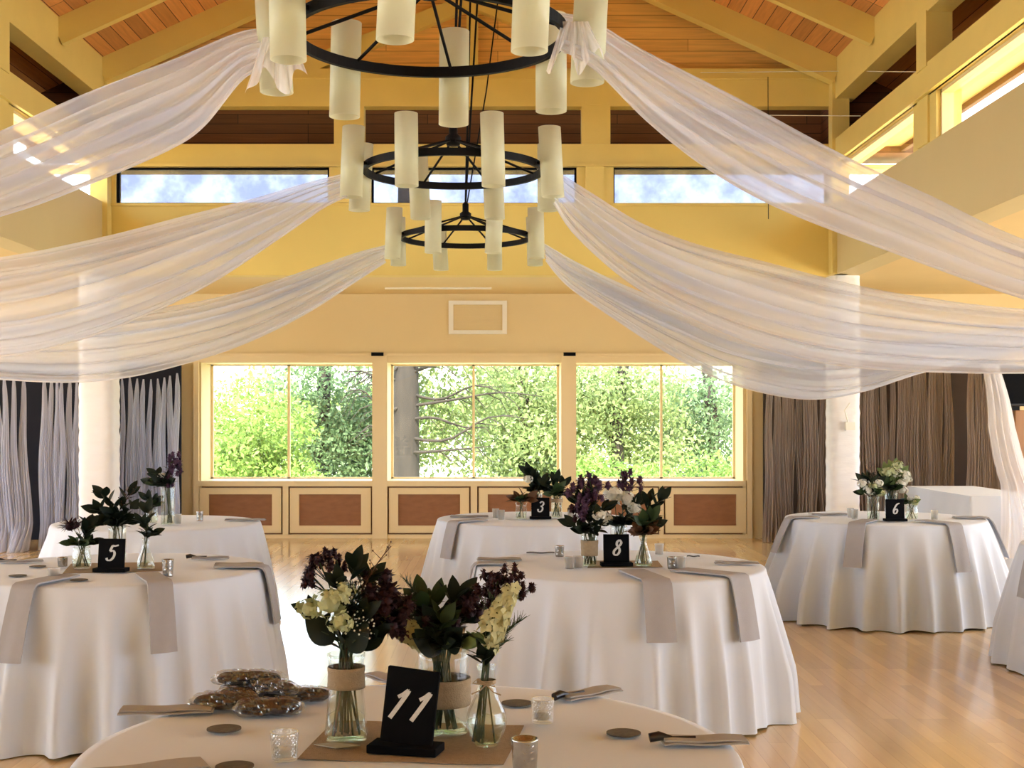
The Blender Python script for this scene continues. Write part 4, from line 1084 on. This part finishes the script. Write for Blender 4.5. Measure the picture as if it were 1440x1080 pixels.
# table 6
v6a, h6a = vase(1228, 732, Tl, 'tall glass vase left of sign 6', water=.4); W_ = 'tall vase left of sign 6'
for kd, x, y, dd, s in [('white',1214,678,-.03,1.2),('white',1235,678,-.03,1.0),('hydra',1228,682,-.04,1.0),('leafy',1215,666,0,1.7),('leafy',1224,664,0,1.7),('green',1230,688,-.03,1.6),('twig',1222,655,.02,2.),('green',1220,690,-.03,1.5),('white',1222,688,-.05,1.2),('hydra',1238,690,-.02,1.1),('leafy',1232,668,.02,1.6),('leafy',1214,690,0,1.4)]: stem(kd, v6a, h6a, x, y, W_, dd, s, neck=.025)
v6b, h6b = vase(1253, 730, [(.045,.003),(.046,.1),(.046,.19),(.05,.22)], 'tallest glass vase behind sign 6', water=.4); W_ = 'tallest vase behind sign 6'
for kd, x, y, dd, s in [('pale',1257,648,0,2.),('pale',1248,654,0,2.),('pale',1264,656,0,2.),('hydra',1254,660,-.04,1.2),('white',1272,666,-.03,1.2),('white',1268,678,-.04,1.1),('white',1276,672,-.01,1.0),('green',1246,670,-.03,1.7),('green',1256,684,-.04,1.7),('leafy',1242,664,.02,1.5),('white',1262,664,-.03,1.2),('hydra',1246,662,-.05,1.2),('hydra',1262,652,-.02,1.2),('white',1270,688,-.02,1.0),('leafy',1250,690,-.05,1.5)]: stem(kd, v6b, h6b, x, y, W_, dd, s, neck=.03)
v6c, h6c = vase(1282, 731, J, 'short round glass vase right of sign 6', water=.5); W_ = 'short vase right of sign 6'
for kd, x, y, dd, s in [('white',1288,699,0,.7),('white',1280,700,0,.6),('green',1276,704,0,1.4),('pale',1284,706,-.03,1.2),('hydra',1286,706,-.04,.7)]: stem(kd, v6c, h6c, x, y, W_, dd, s, neck=.02)

# ------------------------------------------------------------------ outside
struct('ground', MB().grid(lambda u, v: V((-40+80*u, 17.2+50*v, -.6 + 5*v**1.3 + .15*sin(u*30)*v)), 40, 20), M['ground'])
def tree(name, label, blobs, m, n_leaf, size, seed, trunk=None, branches=(), group=None):
    rnd = random.Random(seed)
    base = trunk[0] if trunk else V((blobs[0][0], blobs[0][1], -.3))
    root = thing(name, base, label, 'tree' if name != 'bush' else 'bush', group)
    if trunk: MB().tube([trunk[0]] + trunk[1], ([trunk[2][0]*1.15] + list(trunk[2]))[:len(trunk[1])+1], 12).build('trunk', M['trunk'], root)
    if branches:
        mb = MB()
        for b_ in branches: mb.tube(b_[0], b_[1], 6, False)
        mb.build('branches', M['trunk'], root)
    mb = MB(); tot = sum(b_[3]*b_[4]*b_[5] for b_ in blobs)
    for (x, y, z, rx, ry, rz) in blobs:
        for _ in range(int(n_leaf*rx*ry*rz/tot)):
            v_ = rvec(rnd)*rnd.uniform(.55,1.05); c_ = V((x+v_.x*rx, y+v_.y*ry, z+v_.z*rz))
            d_ = (rvec(rnd) + V((0,0,-.3))).normalized(); s_ = d_.cross(rvec(rnd)).normalized(); l_ = size*rnd.uniform(.6,1.4)
            mb.add([c_, c_+d_*l_*.5+s_*l_*.25, c_+d_*l_, c_+d_*l_*.5-s_*l_*.25], [(0,1,2,3)])
    mb.build('foliage', M[m], root)
rb = random.Random(21)
tx = at(568, 0, 24).x
brs = []
for z, sgn, L in ((.9,1,1.7),(1.2,1,2.3),(1.5,1,1.6),(1.75,1,2.6),(2.05,1,1.9),(2.35,1,2.5),(2.6,1,1.7),(2.9,1,2.4),(3.2,1,2.0),(1.3,-1,.8),(1.8,-1,1.0),(2.2,-1,.9),(2.6,-1,1.1),(3.0,-1,.9),(3.5,1,2.4),(3.8,-1,1.5)):
    p0 = V((tx, 24-.1, z)); p3 = p0 + V((sgn*L, rb.uniform(-.9,.2), rb.uniform(-.45,.4)*L*.6))
    m1 = p0.lerp(p3,.35) + V((0,0,rb.uniform(-.22,.1))); m2 = p0.lerp(p3,.7) + V((0,0,rb.uniform(-.15,.15)))
    cp = catmull([p0,m1,m2,p3], 10); brs.append((cp, [.036-.003*i for i in range(11)]))
    for q in range(6):
        a = cp[3+q]; brs.append(([a, a+V((sgn*.25, rb.uniform(-.2,.2), rb.uniform(-.28,.05))), a+V((sgn*.42, rb.uniform(-.3,.3), rb.uniform(-.5,.1)))], [.012,.008,.003]))
tree('conifer_tree', 'tall conifer with a grey trunk and bare lower branches outside the middle window', [(tx+.9,24.9,2.7,1.5,.8,1.3),(tx+1.3,24.8,1.2,1.5,.8,.8),(tx-.3,25.0,3.6,1.8,1,1.2),(tx+.2,25,1.4,.8,.6,1.0)], 'leaf_c', 11000, .11, 31,
     (V((tx,24,-.4)), [V((tx+.02,24,1.2)),V((tx+.05,24,2.6)),V((tx+.1,24,6))], [.27,.23,.21,.16]), brs)
def blobset(px0, px1, py0, py1, d, n_, r, seed):
    rr = random.Random(seed); out = []
    for _ in range(n_):
        p_ = at(rr.uniform(px0,px1), rr.uniform(py0,py1), d+rr.uniform(-.8,.8)); q = r*rr.uniform(.7,1.2); out.append((p_.x,p_.y,p_.z,q,q,q*.8))
    return out
tree('bush', 'yellow green bush filling the lower left window pane', blobset(285,420,600,700,24,12,.75,1), 'leaf_a', 13000, .10, 41)
tree('broadleaf_tree', 'sage green tree behind the right half of the left window', blobset(415,540,535,660,27,14,.95,2), 'leaf_b', 14000, .11, 42, (at(455,760,27), [at(452,600,27), at(460,480,27)], [.16,.12,.06]))
tree('broadleaf_tree', 'pale leafy tree behind the right half of the middle window', blobset(660,800,520,660,27.5,15,.9,3), 'leaf_c', 14000, .11, 43, (at(735,760,27.5), [at(738,600,27.5), at(730,480,27.5)], [.14,.11,.06]))
tree('broadleaf_tree', 'bright green tree filling the left half of the right window', blobset(800,930,530,670,26,14,.85,4), 'leaf_c', 13000, .105, 44, (at(870,760,26), [at(866,600,26), at(880,480,26)], [.14,.11,.06]))
tree('broadleaf_tree', 'blue green tree in the right window beside the right jamb', blobset(925,1050,560,650,28,10,.85,5), 'leaf_b', 10000, .11, 45, (at(1000,760,28), [at(1003,600,28), at(990,480,28)], [.14,.11,.06]))
tree('bush', 'bright bush at the foot of the right window', blobset(820,1060,650,700,22,10,.55,6), 'leaf_a', 8000, .085, 46)
tree('broadleaf_tree', 'hazy far tree between the left and middle windows', blobset(300,720,570,660,38,22,1.5,7), 'leaf_a', 13000, .17, 47, (at(520,700,38), [at(522,600,38), at(520,540,38)], [.2,.15,.08]))
tree('broadleaf_tree', 'hazy far tree between the middle and right windows', blobset(690,1070,540,660,45,24,1.7,8), 'leaf_c', 13000, .18, 48, (at(880,700,45), [at(882,600,45), at(880,540,45)], [.2,.15,.08]))

bounce_mat = mat('pale_bounce_ground', (.78,.72,.60), .85, .1, 1)  # unseen side ground, added to bounce sunlight up under the roof
struct('ground_left', MB().box((-45,-30,-.3),(AL-.2,17.2,-.12)), bounce_mat); struct('ground_right', MB().box((AR+.2,-30,-.3),(45,17.2,-.12)), bounce_mat)
# stems that read alike: told apart by height
byl = {}
for o in COL.objects:
    if o.parent is None and o.get('group','').startswith('stems in'): byl.setdefault(o['label'], []).append(o)
RANK = ['tallest','second tallest','third tallest','fourth tallest','fifth tallest','sixth tallest','seventh tallest','eighth tallest']
for lb, os_ in byl.items():
    if len(os_) > 1:
        os_.sort(key=lambda o: -o['tip_height'])
        for i, o in enumerate(os_): o['label'] = RANK[i] + ' ' + lb
for o in COL.objects:
    if 'tip_height' in o: del o['tip_height']
# ------------------------------------------------------------------ light
wd = bpy.data.worlds.new('sky'); sc.world = wd; wd.use_nodes = True
nt = wd.node_tree; bg = nt.nodes['Background']
tc = N(nt, 'ShaderNodeTexCoord'); sp = N(nt, 'ShaderNodeSeparateXYZ'); nt.links.new(tc.outputs['Generated'], sp.inputs[0])
cr = N(nt, 'ShaderNodeValToRGB'); nt.links.new(sp.outputs[2], cr.inputs[0])
cr.color_ramp.elements[0].color = (.76,.86,1,1); cr.color_ramp.elements[1].color = (.62,.74,1,1); cr.color_ramp.elements[1].position = .8
nt.links.new(cr.outputs[0], bg.inputs[0]); bg.inputs[1].default_value = 5.0
su = bpy.data.lights.new('sun', 'SUN'); su.energy = 18.0; su.angle = R(1.5); su.color = (1,.95,.82)
so = bpy.data.objects.new('sun', su); COL.objects.link(so); so.rotation_euler = (R(40), 0, R(-4))

# ------------------------------------------------------------------ camera
cam = bpy.data.cameras.new('camera'); co = bpy.data.objects.new('camera', cam); COL.objects.link(co)
co.location = (0, 0, EZ); co.rotation_euler = (R(90), 0, 0)
cam.sensor_width = 36; cam.lens = 36 * F / 1440
cam.shift_x = (720 - CX0) / 1440; cam.shift_y = (CY0 - 540) / 1440
cam.clip_end = 300
sc.camera = co
sc.cycles.use_denoising = True
sc.cycles.max_bounces = 8; sc.cycles.diffuse_bounces = 4; sc.cycles.transparent_max_bounces = 32
sc.cycles.caustics_reflective = False; sc.cycles.caustics_refractive = False
sc.cycles.sample_clamp_indirect = 6
sc.view_settings.view_transform = 'Standard'; sc.view_settings.look = 'None'
sc.view_settings.gamma = 1; sc.view_settings.use_curve_mapping = False
sc.view_settings.exposure = 0.66
